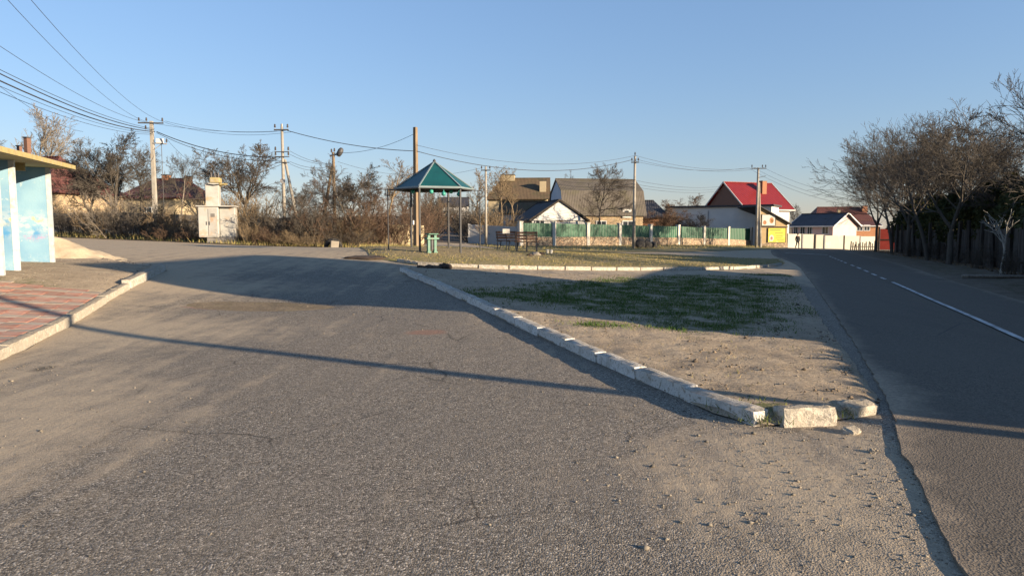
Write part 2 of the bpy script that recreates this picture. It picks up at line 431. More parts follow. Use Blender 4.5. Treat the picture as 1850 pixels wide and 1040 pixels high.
MAT['cabinet'] = plain('transformer_paint', (.6, .59, .55), .6, .12, 2.5, (.36, .25, .16), .4, .15, 20)
MAT['cabinet_dark'] = plain('transformer_grime', (.16, .15, .14), .8, .3, 3)
def gazebo_roof():
    t = NT('gazebo_green_sheet'); v = t.tc.outputs['Object']
    c = t.mix(t.ramp(t.noise(v, 2, 6), .35, .65), (.005, .052, .055), (.006, .068, .07))
    c = t.mix(t.ramp(t.noise(v, 9, 7, .7), .58, .7, 0, .5), c, (.02, .06, .058))
    return t.out(c, .42, t.bump(t.noise(v, 6, 3), .15, .02), .5)
MAT['gazebo_roof'] = gazebo_roof()
MAT['ridge_trim'] = plain('grey_ridge_trim', (.3, .38, .4), .4, .1, 4, bump=0, spec=.5)
MAT['teal'] = plain('turquoise_plastic', (.06, .4, .32), .45, .12, 6, bump=.05, spec=.4)
MAT['bin_green'] = plain('green_enamel', (.02, .26, .17), .45, .2, 6, (.12, .1, .06), .3, .1, spec=.4)
MAT['bench_wood'] = plain('bench_slat_paint', (.19, .1, .065), .7, .3, 6, (.4, .3, .2), .3, .3, 25)
MAT['tyre'] = plain('black_rubber', (.018, .018, .019), .85, .3, 8, (.08, .07, .055), .4, .4, 30)
MAT['log'] = plain('charred_wood', (.07, .05, .038), .95, .4, 6, (.03, .025, .02), .5, .8, 12)
MAT['white_wash'] = plain('whitewash', (.74, .7, .62), .9, .1, 2, (.5, .45, .37), .3, .25, 20)
MAT['pillar'] = plain('pillar_whitewash', (.7, .66, .58), .9, .12, 4, (.42, .37, .3), .4, .3, 20)
def stonework(name, a, b, mortar, scale):
    t = NT(name); v = t.geo.outputs['Position']; vv = t.vec(v, (1, 1, 1.25))
    sep = t.n('SeparateColor'); t.put(sep.inputs[0], t.voro(vv, scale, out=1))
    c = t.mix(t.ramp(sep.outputs[0], .1, .9), a, b)
    c = t.mix(t.ramp(sep.outputs[1], .55, .95, 0, .6), c, (.42, .27, .17))
    e = t.voro(vv, scale, 'DISTANCE_TO_EDGE')
    c = t.mix(t.ramp(e, .03, .09, 1, 0), c, mortar)
    c = t.mix(t.ramp(t.noise(v, 9, 6), .55, .7, 0, .5), c, mix3(a, .6))
    return t.out(c, .9, t.bump(t.math('ADD', t.ramp(e, 0, .12), t.math('MULTIPLY', t.noise(v, 20, 4), .3)), .7, .04), .15)
MAT['rubble'] = stonework('rubble_stone', (.25, .195, .135), (.38, .3, .21), (.15, .12, .09), 3.6)
MAT['brick'] = stonework('buff_brick', (.31, .23, .135), (.42, .32, .19), (.27, .23, .18), 5)
def fencegreen():
    t = NT('green_profiled_sheet'); v = t.tc.outputs['Object']
    c = t.mix(t.ramp(t.noise(v, 1.3, 6), .3, .7), (.012, .06, .032), (.018, .085, .045))
    c = t.mix(t.ramp(t.noise(t.vec(v, (6, 6, .6)), 1.5, 5), .5, .75, 0, .5), c, (.036, .09, .055))
    hs = t.n('HueSaturation'); t.put(hs.inputs['Value'], t.ramp(t.rand(), 0, 1, .8, 1.2)); t.put(hs.inputs['Color'], c)
    return t.out(hs.outputs[0], .5, None, .4)
MAT['fence_green'] = fencegreen()
def roofing(name, a, b, period, wave=.5, moss=None, rough=.85, rowp=0, spec=.2):
    """corrugated or tiled sheet: relief runs down the slope (local x along the ridge)"""
    t = NT(name); v = t.tc.outputs['Object']; sx = t.n('SeparateXYZ'); t.put(sx.inputs[0], v)
    c = t.mix(t.ramp(t.noise(v, 1.2, 7, .65), .3, .7), a, b)
    c = t.mix(t.ramp(t.noise(t.vec(v, (8, 1, 1)), 1.2, 5, .7), .5, .7, 0, .5), c, mix3(a, .65))
    if moss: c = t.mix(t.ramp(t.noise(v, .8, 8, .7), .5, .62, 0, .8), c, moss)
    w = t.math('SINE', t.math('MULTIPLY', sx.outputs[0], 2 * math.pi / period))
    if rowp:
        w = t.math('ADD', w, t.math('MULTIPLY', t.math('FRACT', t.math('DIVIDE', sx.outputs[2], rowp)), 1.6))
    w = t.math('ADD', t.math('MULTIPLY', w, .5), t.math('MULTIPLY', t.noise(v, 9, 4), .5))
    return t.out(c, rough, t.bump(w, wave, .06), spec)
MAT['roof_slate'] = roofing('grey_corrugated_sheet', (.085, .074, .062), (.135, .117, .097), .2, .35, (.1, .09, .06))
MAT['roof_brown'] = roofing('brown_corrugated_sheet', (.1, .07, .045), (.14, .1, .062), .2, .3, (.09, .078, .045))
MAT['roof_maroon'] = roofing('maroon_tile', (.085, .036, .03), (.12, .05, .04), .3, .5, None, .6)
MAT['roof_red'] = roofing('red_metal_tile', (.15, .011, .01), (.19, .016, .014), .28, .5, None, .45, .5, .4)
MAT['roof_dark'] = roofing('dark_metal_tile', (.035, .036, .042), (.06, .06, .068), .28, .5, None, .55, .4, .3)
MAT['roof_felt'] = plain('dark_roofing_felt', (.06, .06, .065), .9, .25, 2)
MAT['w_white'] = plain('white_render', (.74, .72, .68), .9, .06, 1.2, (.6, .56, .5), .25, .15, 25)
MAT['w_cream'] = plain('cream_render', (.68, .56, .36), .9, .08, 1.2, (.5, .4, .26), .25, .15, 25)
MAT['w_pale'] = plain('pale_blue_render', (.62, .68, .74), .9, .06, 1.2)
MAT['w_pink'] = plain('pink_render', (.62, .47, .45), .9, .07, 1.2)
MAT['w_orange'] = plain('orange_brick', (.55, .27, .14), .9, .12, 3)
MAT['w_grey'] = plain('grey_render', (.4, .39, .37), .9, .1, 1.2)
MAT['w_brown'] = plain('brown_cladding', (.17, .095, .07), .8, .15, 2, stretch=(1, 1, 8))
MAT['ply'] = plain('bare_plywood', (.6, .44, .24), .85, .15, 2)
MAT['door_wood'] = plain('orange_wood_door', (.5, .3, .15), .75, .2, 3, stretch=(6, 6, .6))
MAT['frame'] = plain('window_frame_paint', (.72, .72, .7), .6, .06, 3, bump=0)
MAT['trim'] = plain('white_trim', (.76, .75, .72), .6, .06, 3, bump=0)
def glass():
    t = NT('window_glass'); t.b.inputs['Coat Weight'].default_value = 0
    return t.out(t.mix(t.noise(t.tc.outputs['Object'], 2), (.02, .025, .03), (.05, .06, .07)), .08, None, .6)
MAT['glass'] = glass()
MAT['chimney'] = plain('orange_chimney_brick', (.42, .2, .11), .9, .2, 6)
MAT['banner_yellow'] = plain('yellow_banner', (.78, .62, .08), .7, .08, 1.5, (.7, .6, .25), .3, 0)
MAT['banner_white'] = plain('white_banner', (.75, .73, .66), .7, .06, 2, bump=0)
MAT['print_green'] = plain('banner_print_olive', (.2, .25, .06), .7, .1, 3, bump=0)
MAT['print_brown'] = plain('banner_print_brown', (.34, .16, .08), .7, .2, 3, bump=0)
MAT['print_pink'] = plain('banner_print_pink', (.7, .4, .35), .7, .2, 3, bump=0)
MAT['fence_white'] = plain('white_fence_sheet', (.76, .72, .6), .75, .06, 1, (.55, .5, .4), .35, .1, 10)
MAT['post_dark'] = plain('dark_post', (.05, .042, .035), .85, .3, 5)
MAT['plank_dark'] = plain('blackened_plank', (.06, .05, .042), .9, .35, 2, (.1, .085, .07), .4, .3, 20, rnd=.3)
MAT['red_panel'] = plain('red_gate_paint', (.42, .06, .045), .6, .15, 2)
MAT['line_paint'] = plain('road_line_paint', (.6, .6, .58), .8, .15, 4, (.16, .15, .14), .9, .2, 40)
MAT['skin'] = plain('skin', (.5, .3, .22), .6, .05, 5, bump=0)
MAT['cloth_dark'] = plain('dark_cloth', (.018, .018, .022), .9, .2, 8)
MAT['cloth_blue'] = plain('dark_trousers', (.02, .022, .03), .9, .2, 8)
MAT['car_white'] = plain('white_car_paint', (.7, .7, .7), .3, .03, 1, bump=0, spec=.5)
MAT['black'] = plain('black_plastic', (.02, .02, .02), .6, .1, 4, bump=0)
MAT['lampglass'] = plain('street_lamp_glass', (.25, .25, .24), .2, .1, 4, bump=0, spec=.6)

# ------------------------------------------------------------------ the ground and everything laid on it
def fbm(x, y, s=1., o=4, seed=0.):
    return noise.fractal((x * s + seed, y * s - seed, seed), 1.0, 2.0, o, noise_basis='PERLIN_ORIGINAL')
def resample(pts, step, jag=0., closed=True):
    out = []; m = len(pts)
    for i in range(m if closed else m - 1):
        a, b = Vector(pts[i][:2]), Vector(pts[(i + 1) % m][:2]); k = max(1, int((b - a).length / step))
        for j in range(k):
            p = a.lerp(b, j / k)
            if jag: p = p + Vector((fbm(p.x, p.y, 1.7, 3, 3.1), fbm(p.x, p.y, 1.7, 3, 9.7))) * jag + Vector((fbm(p.x, p.y, 8., 3, 5.3), fbm(p.x, p.y, 8., 3, 1.9))) * jag * (.9 if step < .2 else 0)
            out.append(p)
    if not closed: out.append(Vector(pts[-1][:2]))
    return out
def smoothpoly(pts, it=2):
    pts = [Vector(p[:2]) for p in pts]
    for _ in range(it):
        pts = [q for i in range(len(pts)) for q in (pts[i].lerp(pts[(i + 1) % len(pts)], .25), pts[i].lerp(pts[(i + 1) % len(pts)], .75))]
    return pts
def inside(poly, X, Y):
    px = np.array([p[0] for p in poly]); py = np.array([p[1] for p in poly]); r = np.zeros(len(X), bool); j = len(px) - 1
    for i in range(len(px)):
        c = (py[i] > Y) != (py[j] > Y)
        with np.errstate(divide='ignore', invalid='ignore'):
            xi = (px[j] - px[i]) * (Y - py[i]) / (py[j] - py[i] + 1e-12) + px[i]
        r ^= c & (X < xi); j = i
    return r
def polydist(poly, X, Y, closed=True):
    d = np.full(len(X), 1e9); m = len(poly)
    for i in range(m if closed else m - 1):
        ax, ay = poly[i][:2]; bx, by = poly[(i + 1) % m][:2]; L = (bx - ax) ** 2 + (by - ay) ** 2 + 1e-12
        t = np.clip(((X - ax) * (bx - ax) + (Y - ay) * (by - ay)) / L, 0, 1)
        d = np.minimum(d, np.hypot(X - ax - t * (bx - ax), Y - ay - t * (by - ay)))
    return d
def sheet(name, poly, off, cell, mat, attrs=None, far=None, skirt=0, parent=None):
    """a closed outline filled with a fine mesh that follows the terrain; off is a number or f(X,Y,D)"""
    poly = [Vector(p[:2]) for p in poly]
    xs = [p.x for p in poly]; ys = [p.y for p in poly]
    pts = []
    if far is None: bands = [(min(ys), max(ys), cell)]
    else: bands = [(min(ys), far, cell), (far, max(ys), cell * 3)]
    for y0, y1, c in bands:
        gx_, gy_ = np.meshgrid(np.arange(min(xs), max(xs), c), np.arange(y0, y1, c))
        gx_ = gx_ + (np.arange(gx_.shape[0]) % 2)[:, None] * c * .5
        pts.append(np.column_stack([gx_.ravel(), gy_.ravel()]))
    P = np.concatenate(pts)
    P = P[inside(poly, P[:, 0], P[:, 1])]
    D = polydist(poly, P[:, 0], P[:, 1])
    P = P[D > .35 * cell]
    n = len(poly)
    vs = poly + [Vector(p) for p in P]
    ed = [(i, (i + 1) % n) for i in range(n)]
    rv, re, rf, *_ = geometry.delaunay_2d_cdt(vs, ed, [], 1, 1e-4)
    V = np.array([(v.x, v.y) for v in rv]); Z = elevs(V); D = polydist(poly, V[:, 0], V[:, 1])
    o = off(V[:, 0], V[:, 1], D) if callable(off) else off
    Q = np.array([f if len(f) == 3 else f[:3] for f in rf], np.int32)
    a = V[Q[:, 0]]; b = V[Q[:, 1]]; c = V[Q[:, 2]]
    cr = (b[:, 0] - a[:, 0]) * (c[:, 1] - a[:, 1]) - (b[:, 1] - a[:, 1]) * (c[:, 0] - a[:, 0])
    Q[cr < 0] = Q[cr < 0][:, ::-1]
    V3 = np.column_stack([V, Z + o])
    if skirt:
        ar = sum(poly[i].x * poly[(i + 1) % n].y - poly[(i + 1) % n].x * poly[i].y for i in range(n))
        B = np.array([(p.x, p.y) for p in poly]); zb = elevs(B) + (off(B[:, 0], B[:, 1], np.zeros(n)) if callable(off) else off)
        k = len(V3); V3 = np.concatenate([V3, np.column_stack([B, zb]), np.column_stack([B, zb - skirt])])
        i = np.arange(n); j = (i + 1) % n
        S = np.concatenate([np.column_stack([k + i, k + n + i, k + n + j]), np.column_stack([k + i, k + n + j, k + j])])
        if ar < 0: S = S[:, ::-1]
        Q = np.concatenate([Q, S])
    me = npmesh(name, V3, Q, True)
    if attrs:
        d = polydist(poly, V3[:, 0], V3[:, 1])
        for k_, f in attrs.items():
            at_ = me.attributes.new(k_, 'FLOAT', 'POINT'); at_.data.foreach_set('value', np.asarray(f(V3[:, 0], V3[:, 1], d), np.float32))
    o_ = link(name, me, mat, parent)
    o_['kind'] = 'structure'
    return o_
def blob(X, Y, p, r, stretch=1., ang=0.):
    dx, dy = X - p[0], Y - p[1]; c, s = math.cos(ang), math.sin(ang)
    return np.clip(1.3 - np.hypot((dx * c + dy * s) / stretch, -dx * s + dy * c) / r, 0, 1)

# the base terrain
xs = np.concatenate([np.linspace(-2500, -120, 16)[:-1], np.linspace(-120, -45, 26)[:-1], np.arange(-45, 55, 1.), np.linspace(55, 150, 30), np.linspace(220, 2500, 14)])
ys = np.concatenate([np.linspace(-900, -40, 8)[:-1], np.linspace(-40, -4, 12)[:-1], np.arange(-4, 100, 1.), np.linspace(100, 260, 54), np.linspace(330, 4000, 14)])
gx_, gy_ = np.meshgrid(xs, ys)
gz = elevs(np.column_stack([gx_.ravel(), gy_.ravel()])) - .02
i = np.arange(len(ys) - 1)[:, None] * len(xs) + np.arange(len(xs) - 1)[None, :]
Q = np.column_stack([i.ravel(), i.ravel() + 1, i.ravel() + len(xs) + 1, i.ravel() + len(xs)])
me = npmesh('ground', np.column_stack([gx_.ravel(), gy_.ravel(), gz]), Q)
a_ = me.attributes.new('grass', 'FLOAT', 'POINT')
a_.data.foreach_set('value', np.full(len(gz), .35, np.float32))
link('ground', me, MAT['ground'])['kind'] = 'structure'

# outlines in plan
LK = [(-3.6, -3), (-5.1, 3.5), (-6.78, 9), tuple(gp(120, 595)[:2]), tuple(gp(235, 525)[:2]), tuple(gp(300, 490)[:2])]       # left kerb, road side
IK = [tuple(gp(*q)[:2]) for q in ((1366, 776), (1290, 752), (1222, 722), (1130, 683), (1058, 650), (990, 619), (930, 591), (870, 560), (800, 527), (750, 505), (720, 492))]
RL = [(.3, -6), (1.15, 0), tuple(gp(1724, 1039)[:2]), tuple(gp(1668, 900)[:2]), tuple(gp(1618, 800)[:2]), tuple(gp(1614, 745)[:2]), tuple(gp(1542, 621)[:2]), tuple(gp(1465, 509)[:2]), tuple(gp(1440, 477)[:2]), (18.2, 48), (23.5, 62), (29.5, 76)]
RR = [(4.2, -6), (5.9, 0), (7.9, 5.5), (10, 10.8), tuple(gp(1850, 548)[:2]), tuple(gp(1690, 500)[:2]), tuple(gp(1600, 471)[:2]), (24.8, 49), (29.5, 61), (38, 77)]
ROADC = [((a[0] + b[0]) / 2, (a[1] + b[1]) / 2) for a, b in zip(RL, RR)]

lot = [(.4, -5), (-4.2, -5)] + LK[1:] + [tuple(gp(q[0], q[1])[:2]) for q in ((240, 478), (205, 470))] + [(-18.5, 24), (-30, 27), (-42, 36), (-40, 46), (-29, 44.5)]
lot += [tuple(gx(px, d)[:2]) for px, d in ((285, 41), (400, 39), (520, 39.5), (640, 40), (745, 43), (772, 55), (775, 60), (839, 60), (850, 56), (950, 54), (1100, 57), (1250, 68), (1380, 76), (1430, 79))]
lot += [(26, 70), (20, 50), (14.5, 34), (10.5, 22), (6.2, 11), (4.2, 7), (3.2, 5), (2.2, 2.5), (1.2, 0)]
LOT = lot
REDS = [(gp(470, 553), .42, 2.6, R(-8)), (gp(770, 604), .26, 1.7, R(0)), (gp(370, 556), .3, 2, 0)]
def dust_f(X, Y, d):
    dl = polydist(LK, X, Y, False); di = polydist(IK, X, Y, False)
    v = .28 + .55 * np.exp(-(dl / 1.6) ** 2) + .12 * np.exp(-(di / .9) ** 2)
    v += .5 * blob(X, Y, gp(430, 520), 1.6, 2.2) + .5 * blob(X, Y, gp(150, 760), 1.2, 2.2, R(110)) + .42 * blob(X, Y, gp(330, 600), 1.6, 2)
    v += .5 * blob(X, Y, (2.2, 4.0), 1.3, 1.6, R(80)) + .35 * blob(X, Y, (1.3, 4.7), 1.0, 1.2)
    v += .85 / (1 + np.exp(-(Y - 20) * .8)) * np.clip(1 - np.exp(-((Y - 14) / 8)), 0, 1)
    v -= .12 * blob(X, Y, (-.8, 4.2), 2.4, 1.4, R(100))
    return v
DSP = [((random.uniform(1040, 1560), random.uniform(800, 1010)), random.uniform(.03, .08)) for _ in range(40)] + [((random.uniform(40, 560), random.uniform(620, 900)), random.uniform(.03, .12)) for _ in range(16)]
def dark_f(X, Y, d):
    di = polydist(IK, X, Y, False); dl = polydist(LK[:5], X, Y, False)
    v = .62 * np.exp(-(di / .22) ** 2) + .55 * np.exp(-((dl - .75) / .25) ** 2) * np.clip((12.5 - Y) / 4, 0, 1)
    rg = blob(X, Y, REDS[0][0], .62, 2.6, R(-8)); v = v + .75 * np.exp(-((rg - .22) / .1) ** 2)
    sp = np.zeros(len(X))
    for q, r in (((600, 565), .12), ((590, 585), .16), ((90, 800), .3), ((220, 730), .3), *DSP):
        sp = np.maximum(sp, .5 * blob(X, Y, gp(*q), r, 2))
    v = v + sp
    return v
def lot_off(X, Y, d):
    o = np.full(len(X), .012)
    p = REDS[0][0]
    o = o - .05 * np.clip(blob(X, Y, p, .62, 2.6, R(-8)) * 3, 0, 1)
    o = o + .006 * np.sin(X * 1.3 + np.sin(Y * .8)) * np.sin(Y * .9)
    return o + .008
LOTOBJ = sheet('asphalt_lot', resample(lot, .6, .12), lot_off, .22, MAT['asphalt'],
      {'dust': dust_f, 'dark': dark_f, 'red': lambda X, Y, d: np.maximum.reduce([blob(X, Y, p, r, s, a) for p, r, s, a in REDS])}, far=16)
def chaikin(L, it=2):
    L = [Vector(p[:2]) for p in L]
    for _ in range(it): L = [L[0]] + [q for a, b in zip(L[:-1], L[1:]) for q in (a.lerp(b, .25), a.lerp(b, .75))] + [L[-1]]
    return L
RL = chaikin(RL); RR = chaikin(RR)
road_poly = resample(RL + RR[::-1], .12, .028)
sheet('main_road', road_poly, .042, .5, MAT['road'],
      {'dust': lambda X, Y, d: .1 + .55 * np.exp(-(d / .28) ** 2) + .35 * blob(X, Y, (3.9, 6.9), .9, 1.8, R(68))}, far=22, skirt=.09)
# strip of packed dirt along the left side of the road
def strip(name, line, w0, w1, off, mat, attrs, jag=.1):
    L = resample(line, 1., 0, False); a = []; b = []
    for i_, p in enumerate(L):
        d = (L[min(i_ + 1, len(L) - 1)] - L[max(i_ - 1, 0)]).normalized(); n_ = Vector((-d.y, d.x)); a.append(p + n_ * w0); b.append(p + n_ * w1)
    return sheet(name, resample(a + b[::-1], .4, jag), off, .5, mat, attrs, far=22)
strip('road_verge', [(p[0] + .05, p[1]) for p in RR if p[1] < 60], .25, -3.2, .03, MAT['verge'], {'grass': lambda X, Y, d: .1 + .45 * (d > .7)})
# street that leads away between the gardens
st = [gx(771, 57), gx(774, 60), gx(790, 75), gx(800, 95), gx(808, 120), gx(812, 165), gx(827, 165), gx(828, 120), gx(829, 95), gx(832, 75), gx(838, 60), gx(842, 57)]
sheet('side_street', resample(st, 1.2, .1), .03, 1.2, MAT['road'], {'dust': lambda X, Y, d: .45 * np.exp(-(d / .4) ** 2) + .15})

# the near traffic island
ISL = [Vector(p) for p in IK] + [Vector(gp(*q)[:2]) for q in ((735, 489), (800, 490), (900, 493), (1000, 496), (1150, 498), (1300, 498), (1400, 496), (1428, 497), (1452, 530), (1490, 590), (1540, 655), (1592, 735), (1585, 755), (1520, 765), (1400, 778))]
def isl_off(X, Y, d):
    di = polydist(IK, X, Y, False)
    return .03 + .085 * np.clip(d / .12, 0, 1) * np.exp(-np.maximum(di - .5, 0) / 2.2) + .02 * np.clip(d / .3, 0, 1) + .012 * np.sin(X * 2.1 + Y) * np.clip(d, 0, 1)
GRASS_SPOTS = [(gp(1000, 545), 1.5, 2.2, 0), (gp(1250, 560), 1.6, 1.9, 0), (gp(1330, 520), 1.8, 1.6, 0), (gp(1150, 530), 1.2, 2, 0), (gp(1280, 600), .7, 2.2, 0), (gp(1090, 600), .4, 2, 0), (gp(1380, 760), .22, 1.6, 0), (gp(1400, 500), .6, 2, 0)]
GRP = [gp(*q)[:2] for q in ((870, 548), (985, 520), (1150, 506), (1290, 502), (1390, 510), (1405, 550), (1385, 600), (1270, 598), (1120, 576), (980, 560))]
def grass_f(X, Y, d):
    v = .14 + .55 * np.maximum.reduce([blob(X, Y, p, r, s, a) for p, r, s, a in GRASS_SPOTS])
    ins = inside(GRP, X, Y); dd_ = polydist(GRP, X, Y)
    v = np.maximum(v, .62 - .55 * np.where(ins, np.clip(.35 - dd_, 0, 1), .2 + dd_ * .9))
    return v - .1 * np.exp(-(polydist(RL, X, Y, False) / 1.2) ** 2)
def rough(X, Y, a, s, o=4, seed=0.):
    return a * np.array([noise.fractal((x * s + seed, y * s, seed), .9, 2.1, o, noise_basis='PERLIN_ORIGINAL') for x, y in zip(X, Y)])
ISLO = sheet('traffic_island', resample(ISL, .3, .04), lambda X, Y, d: isl_off(X, Y, d) + rough(X, Y, .022, 2.4, 5, 3.) * np.clip(d / .2, 0, 1), .085, MAT['island'], {'grass': grass_f}, far=14)
# the far island with the gazebo
FK = [(668, 464), (690, 470), (716, 475), (745, 480), (800, 484), (860, 486), (930, 488), (1000, 489), (1100, 490), (1200, 490), (1290, 489), (1345, 487), (1390, 484), (1413, 480)]
FKW = [Vector(gp(*q)[:2]) for q in FK]
FISL = FKW + [Vector(gp(*q)[:2]) for q in ((1418, 476), (1408, 471))] + [Vector(gx(px, d)[:2]) for px, d in ((1340, 38), (1200, 42), (1060, 42), (930, 41), (840, 38), (770, 36), (690, 34), (648, 31))]
sheet('far_island', resample(FISL, .4, .05), lambda X, Y, d: .03 + .09 * np.clip(d / .15, 0, 1), .5, MAT['lawn'],
      {'grass': lambda X, Y, d: .56 - .6 * blob(X, Y, gx(790, 27.5), 2.6, 1.3) - .5 * blob(X, Y, gx(930, 32), 1.6, 1.6)})
# verge in front of the green fence and in front of the shrubs
sheet('fence_verge', resample([gx(850, 57), gx(940, 47), gx(1100, 47), gx(1250, 52), gx(1400, 60), gx(1420, 66), gx(1395, 79), gx(1250, 72), gx(1100, 61), gx(935, 57)], .8, .1),
      .045, .9, MAT['lawn'], {'grass': lambda X, Y, d: .55 + 0 * X})
sheet('shrub_verge', resample([gx(-30, 45), gx(110, 44), gx(200, 43), gx(285, 40.5), gx(430, 38.2), gx(560, 38.6), gx(700, 40), gx(765, 44), gx(765, 60), gx(640, 52), gx(400, 56), gx(100, 62), gx(-60, 62)], .8, .25),
      .05, 1., MAT['ground'], {'grass': lambda X, Y, d: .4 + 0 * X})
# the shelter's side: bare earth with the paved walk
wk = LK[1:] + [gp(240, 480), gp(205, 472), (-18, 24), (-22, 20), (-14, 6), (-9, 3)]
def wk_off(X, Y, d): return .03 + .11 * np.exp(-(polydist(LK, X, Y, False) / 6) ** 2) * np.clip(d / .05, 0, 1)
sheet('walk_earth', resample(wk, .5, .03), wk_off, .5, MAT['island'], {'grass': lambda X, Y, d: .08 + .6 * blob(X, Y, gp(10, 525), 1.0, 1.5)})
# road paint
def ribbon(name, line, w, off=.06):
    L = resample(line, .8, 0, False); a = []; b = []
    for i_, p in enumerate(L):
        d = (L[min(i_ + 1, len(L) - 1)] - L[max(i_ - 1, 0)]).normalized(); n_ = Vector((-d.y, d.x)) * w / 2; a.append(p + n_); b.append(p - n_)
    mb = MB(); n0 = len(a)
    mb.add([(p.x, p.y, elev(p.x, p.y) + off) for p in a + b], [(k, k + 1, n0 + k + 1, n0 + k) for k in range(n0 - 1)])
    o_ = mb.build(name, MAT['line_paint']); o_['kind'] = 'structure'; return o_
CL = [Vector(gp(*q)[:2]) for q in ((1850, 622), (1720, 562), (1612, 513))]
d0 = (CL[0] - CL[2]).normalized()
ribbon('centre_line', [CL[0] + d0 * 9, CL[0], CL[1], CL[2]], .1, .063)
dash = [Vector(gp(*q)[:2]) for q in ((1603, 509), (1571, 495), (1530, 478), (1497, 464))]
tot = 0
for k in range(3):
    a, b = dash[k], dash[k + 1]; L_ = (b - a).length; u_ = (b - a) / L_; s = .4
    while s + 1.1 < L_:
        ribbon('lane_dash', [a + u_ * s, a + u_ * (s + 1.1)], .1, .063); s += 2.1
ribbon('edge_line', [gp(1495, 462), gp(1455, 460), gp(1418, 459)], .22, .066)

# ------------------------------------------------------------------ kerbs, block by block
def kerb_mesh(L, w, h, seed, rough=.012, res=(9, 3, 4)):
    bm = bmesh.new(); bmesh.ops.create_cube(bm, size=1)
    bmesh.ops.scale(bm, vec=(L, w, h), verts=bm.verts)
    ex = [e for e in bm.edges if abs(e.verts[0].co.x - e.verts[1].co.x) > .1 * L]
    bmesh.ops.subdivide_edges(bm, edges=ex, cuts=res[0] - 1, use_grid_fill=True)
    ez = [e for e in bm.edges if abs(e.verts[0].co.z - e.verts[1].co.z) > .5 * h]
    bmesh.ops.subdivide_edges(bm, edges=ez, cuts=res[2] - 1, use_grid_fill=True)
    ey = [e for e in bm.edges if abs(e.verts[0].co.y - e.verts[1].co.y) > .5 * w]
    bmesh.ops.subdivide_edges(bm, edges=ey, cuts=res[1] - 1, use_grid_fill=True)
    for v in bm.verts:
        c = v.co; n_ = noise.noise_vector(c * 9 + Vector((seed * 7.3, seed, 0))); n2 = noise.noise(c * 3 + Vector((seed, 0, seed * 3)))
        ed = (abs(abs(c.x) - L / 2) < 1e-3) + (abs(abs(c.y) - w / 2) < 1e-3) + (abs(c.z - h / 2) < 1e-3)
        k = 1 - (.03 * (ed >= 2) + .03 * (ed >= 3))
        v.co = Vector((c.x - math.copysign(.012, c.x) * (ed >= 2), c.y * (k if ed >= 2 else 1), c.z - (.012 * (ed >= 2) if c.z > 0 else 0))) + n_ * rough + Vector((0, 0, -.03 * max(0, n2 - .25) if c.z > 0 else 0))
    me = bpy.data.meshes.new('kerb_block'); bm.to_mesh(me); bm.free()
    return me
def kerb(name, line, mats, top, bl=1.0, w=.16, h=.3, jit=1., gap=.02, closed=False):
    root = empty(name, kind='structure')
    P = [Vector(p[:2]) for p in line]; seg = [(P[k + 1] - P[k]).length for k in range(len(P) - 1)]; T = sum(seg)
    var = [kerb_mesh(bl - gap, w, h, k + len(name), .009 * jit) for k in range(4)]
    def pos(s):
        for k, L_ in enumerate(seg):
            if s <= L_ or k == len(seg) - 1: return P[k].lerp(P[k + 1], s / L_)
            s -= L_
    n_ = max(1, round(T / bl))
    for k in range(n_):
        a, b = pos(T * k / n_), pos(T * (k + 1) / n_); m = (a + b) / 2; d = b - a
        me = var[random.randrange(4)]
        if not len(me.materials): me.materials.append(mats)
        o_ = link('kerb_block', me, None, root)
        nrm = Vector((-d.y, d.x)).normalized()
        za, zb = elev(a.x, a.y), elev(b.x, b.y)
        m = m + nrm * random.gauss(0, .008 * jit)
        o_.location = (m.x, m.y, (za + zb) / 2 + top - h / 2 + random.gauss(0, .004 * jit))
        o_.rotation_euler = (random.gauss(0, .025 * jit), -math.atan2(zb - za, d.length) + random.gauss(0, .004 * jit), math.atan2(d.y, d.x) + random.gauss(0, .008 * jit))
        o_.scale = (d.length / bl, 1, 1)
    return root
def offset_line(line, k):
    L = [Vector(p[:2]) for p in line]; out = []
    for i_, p in enumerate(L):
        d = (L[min(i_ + 1, len(L) - 1)] - L[max(i_ - 1, 0)]).normalized(); out.append(p + Vector((-d.y, d.x)) * k)
    return out
kerb('island_kerb', offset_line(IK, -.08), MAT['kerb_white'], .165, 1.0, .17, .32, 1.3, .014)
kerb('walk_kerb', offset_line(LK[1:5], .08), MAT['kerb_grey'], .17, 1.0, .17, .32, 1., .025)
kerb('far_island_kerb', offset_line(FKW[2:], .07), MAT['kerb_far'], .15, 1.0, .15, .3, 1.)
e4, e5 = Vector(LK[4]), Vector(LK[5])
kl = link('walk_end_kerb', kerb_mesh((e5 - e4).length * .97, .2, .34, 5, .014, (14, 3, 4)), MAT['kerb_far'])
mm = (e4 + e5) / 2 + Vector((-.1, 0)); dd = e5 - e4
kl.location = (mm.x, mm.y, elev(mm.x, mm.y) + .05); kl.rotation_euler = (0, -math.atan2(elev(*e5) - elev(*e4), dd.length), math.atan2(dd.y, dd.x))
tag(kl, 'long pale kerb beam at the far end of the paved walk', 'kerb')
def loose(px, py, L, w, h, rz, rx, seed, label, z=.06, mat='kerb_loose', rough=.02, cat='kerb block', name='loose_kerb_block', group=None):
    p = gp(px, py); o_ = link(name, kerb_mesh(L, w, h, seed, rough, (8, 4, 4)), MAT[mat])
    o_.location = (p.x, p.y, p.z + z); o_.rotation_euler = (rx, 0, rz)
    return tag(o_, label, cat, group)
loose(1453, 772, .5, .2, .2, R(6), R(-8), 3, 'chipped pale kerb block lying loose at the island tip, lit by the sun', .075)
loose(1546, 754, .32, .2, .18, R(24), R(8), 8, 'broken kerb block beside the road, half sunk in sand at the island corner', .05)
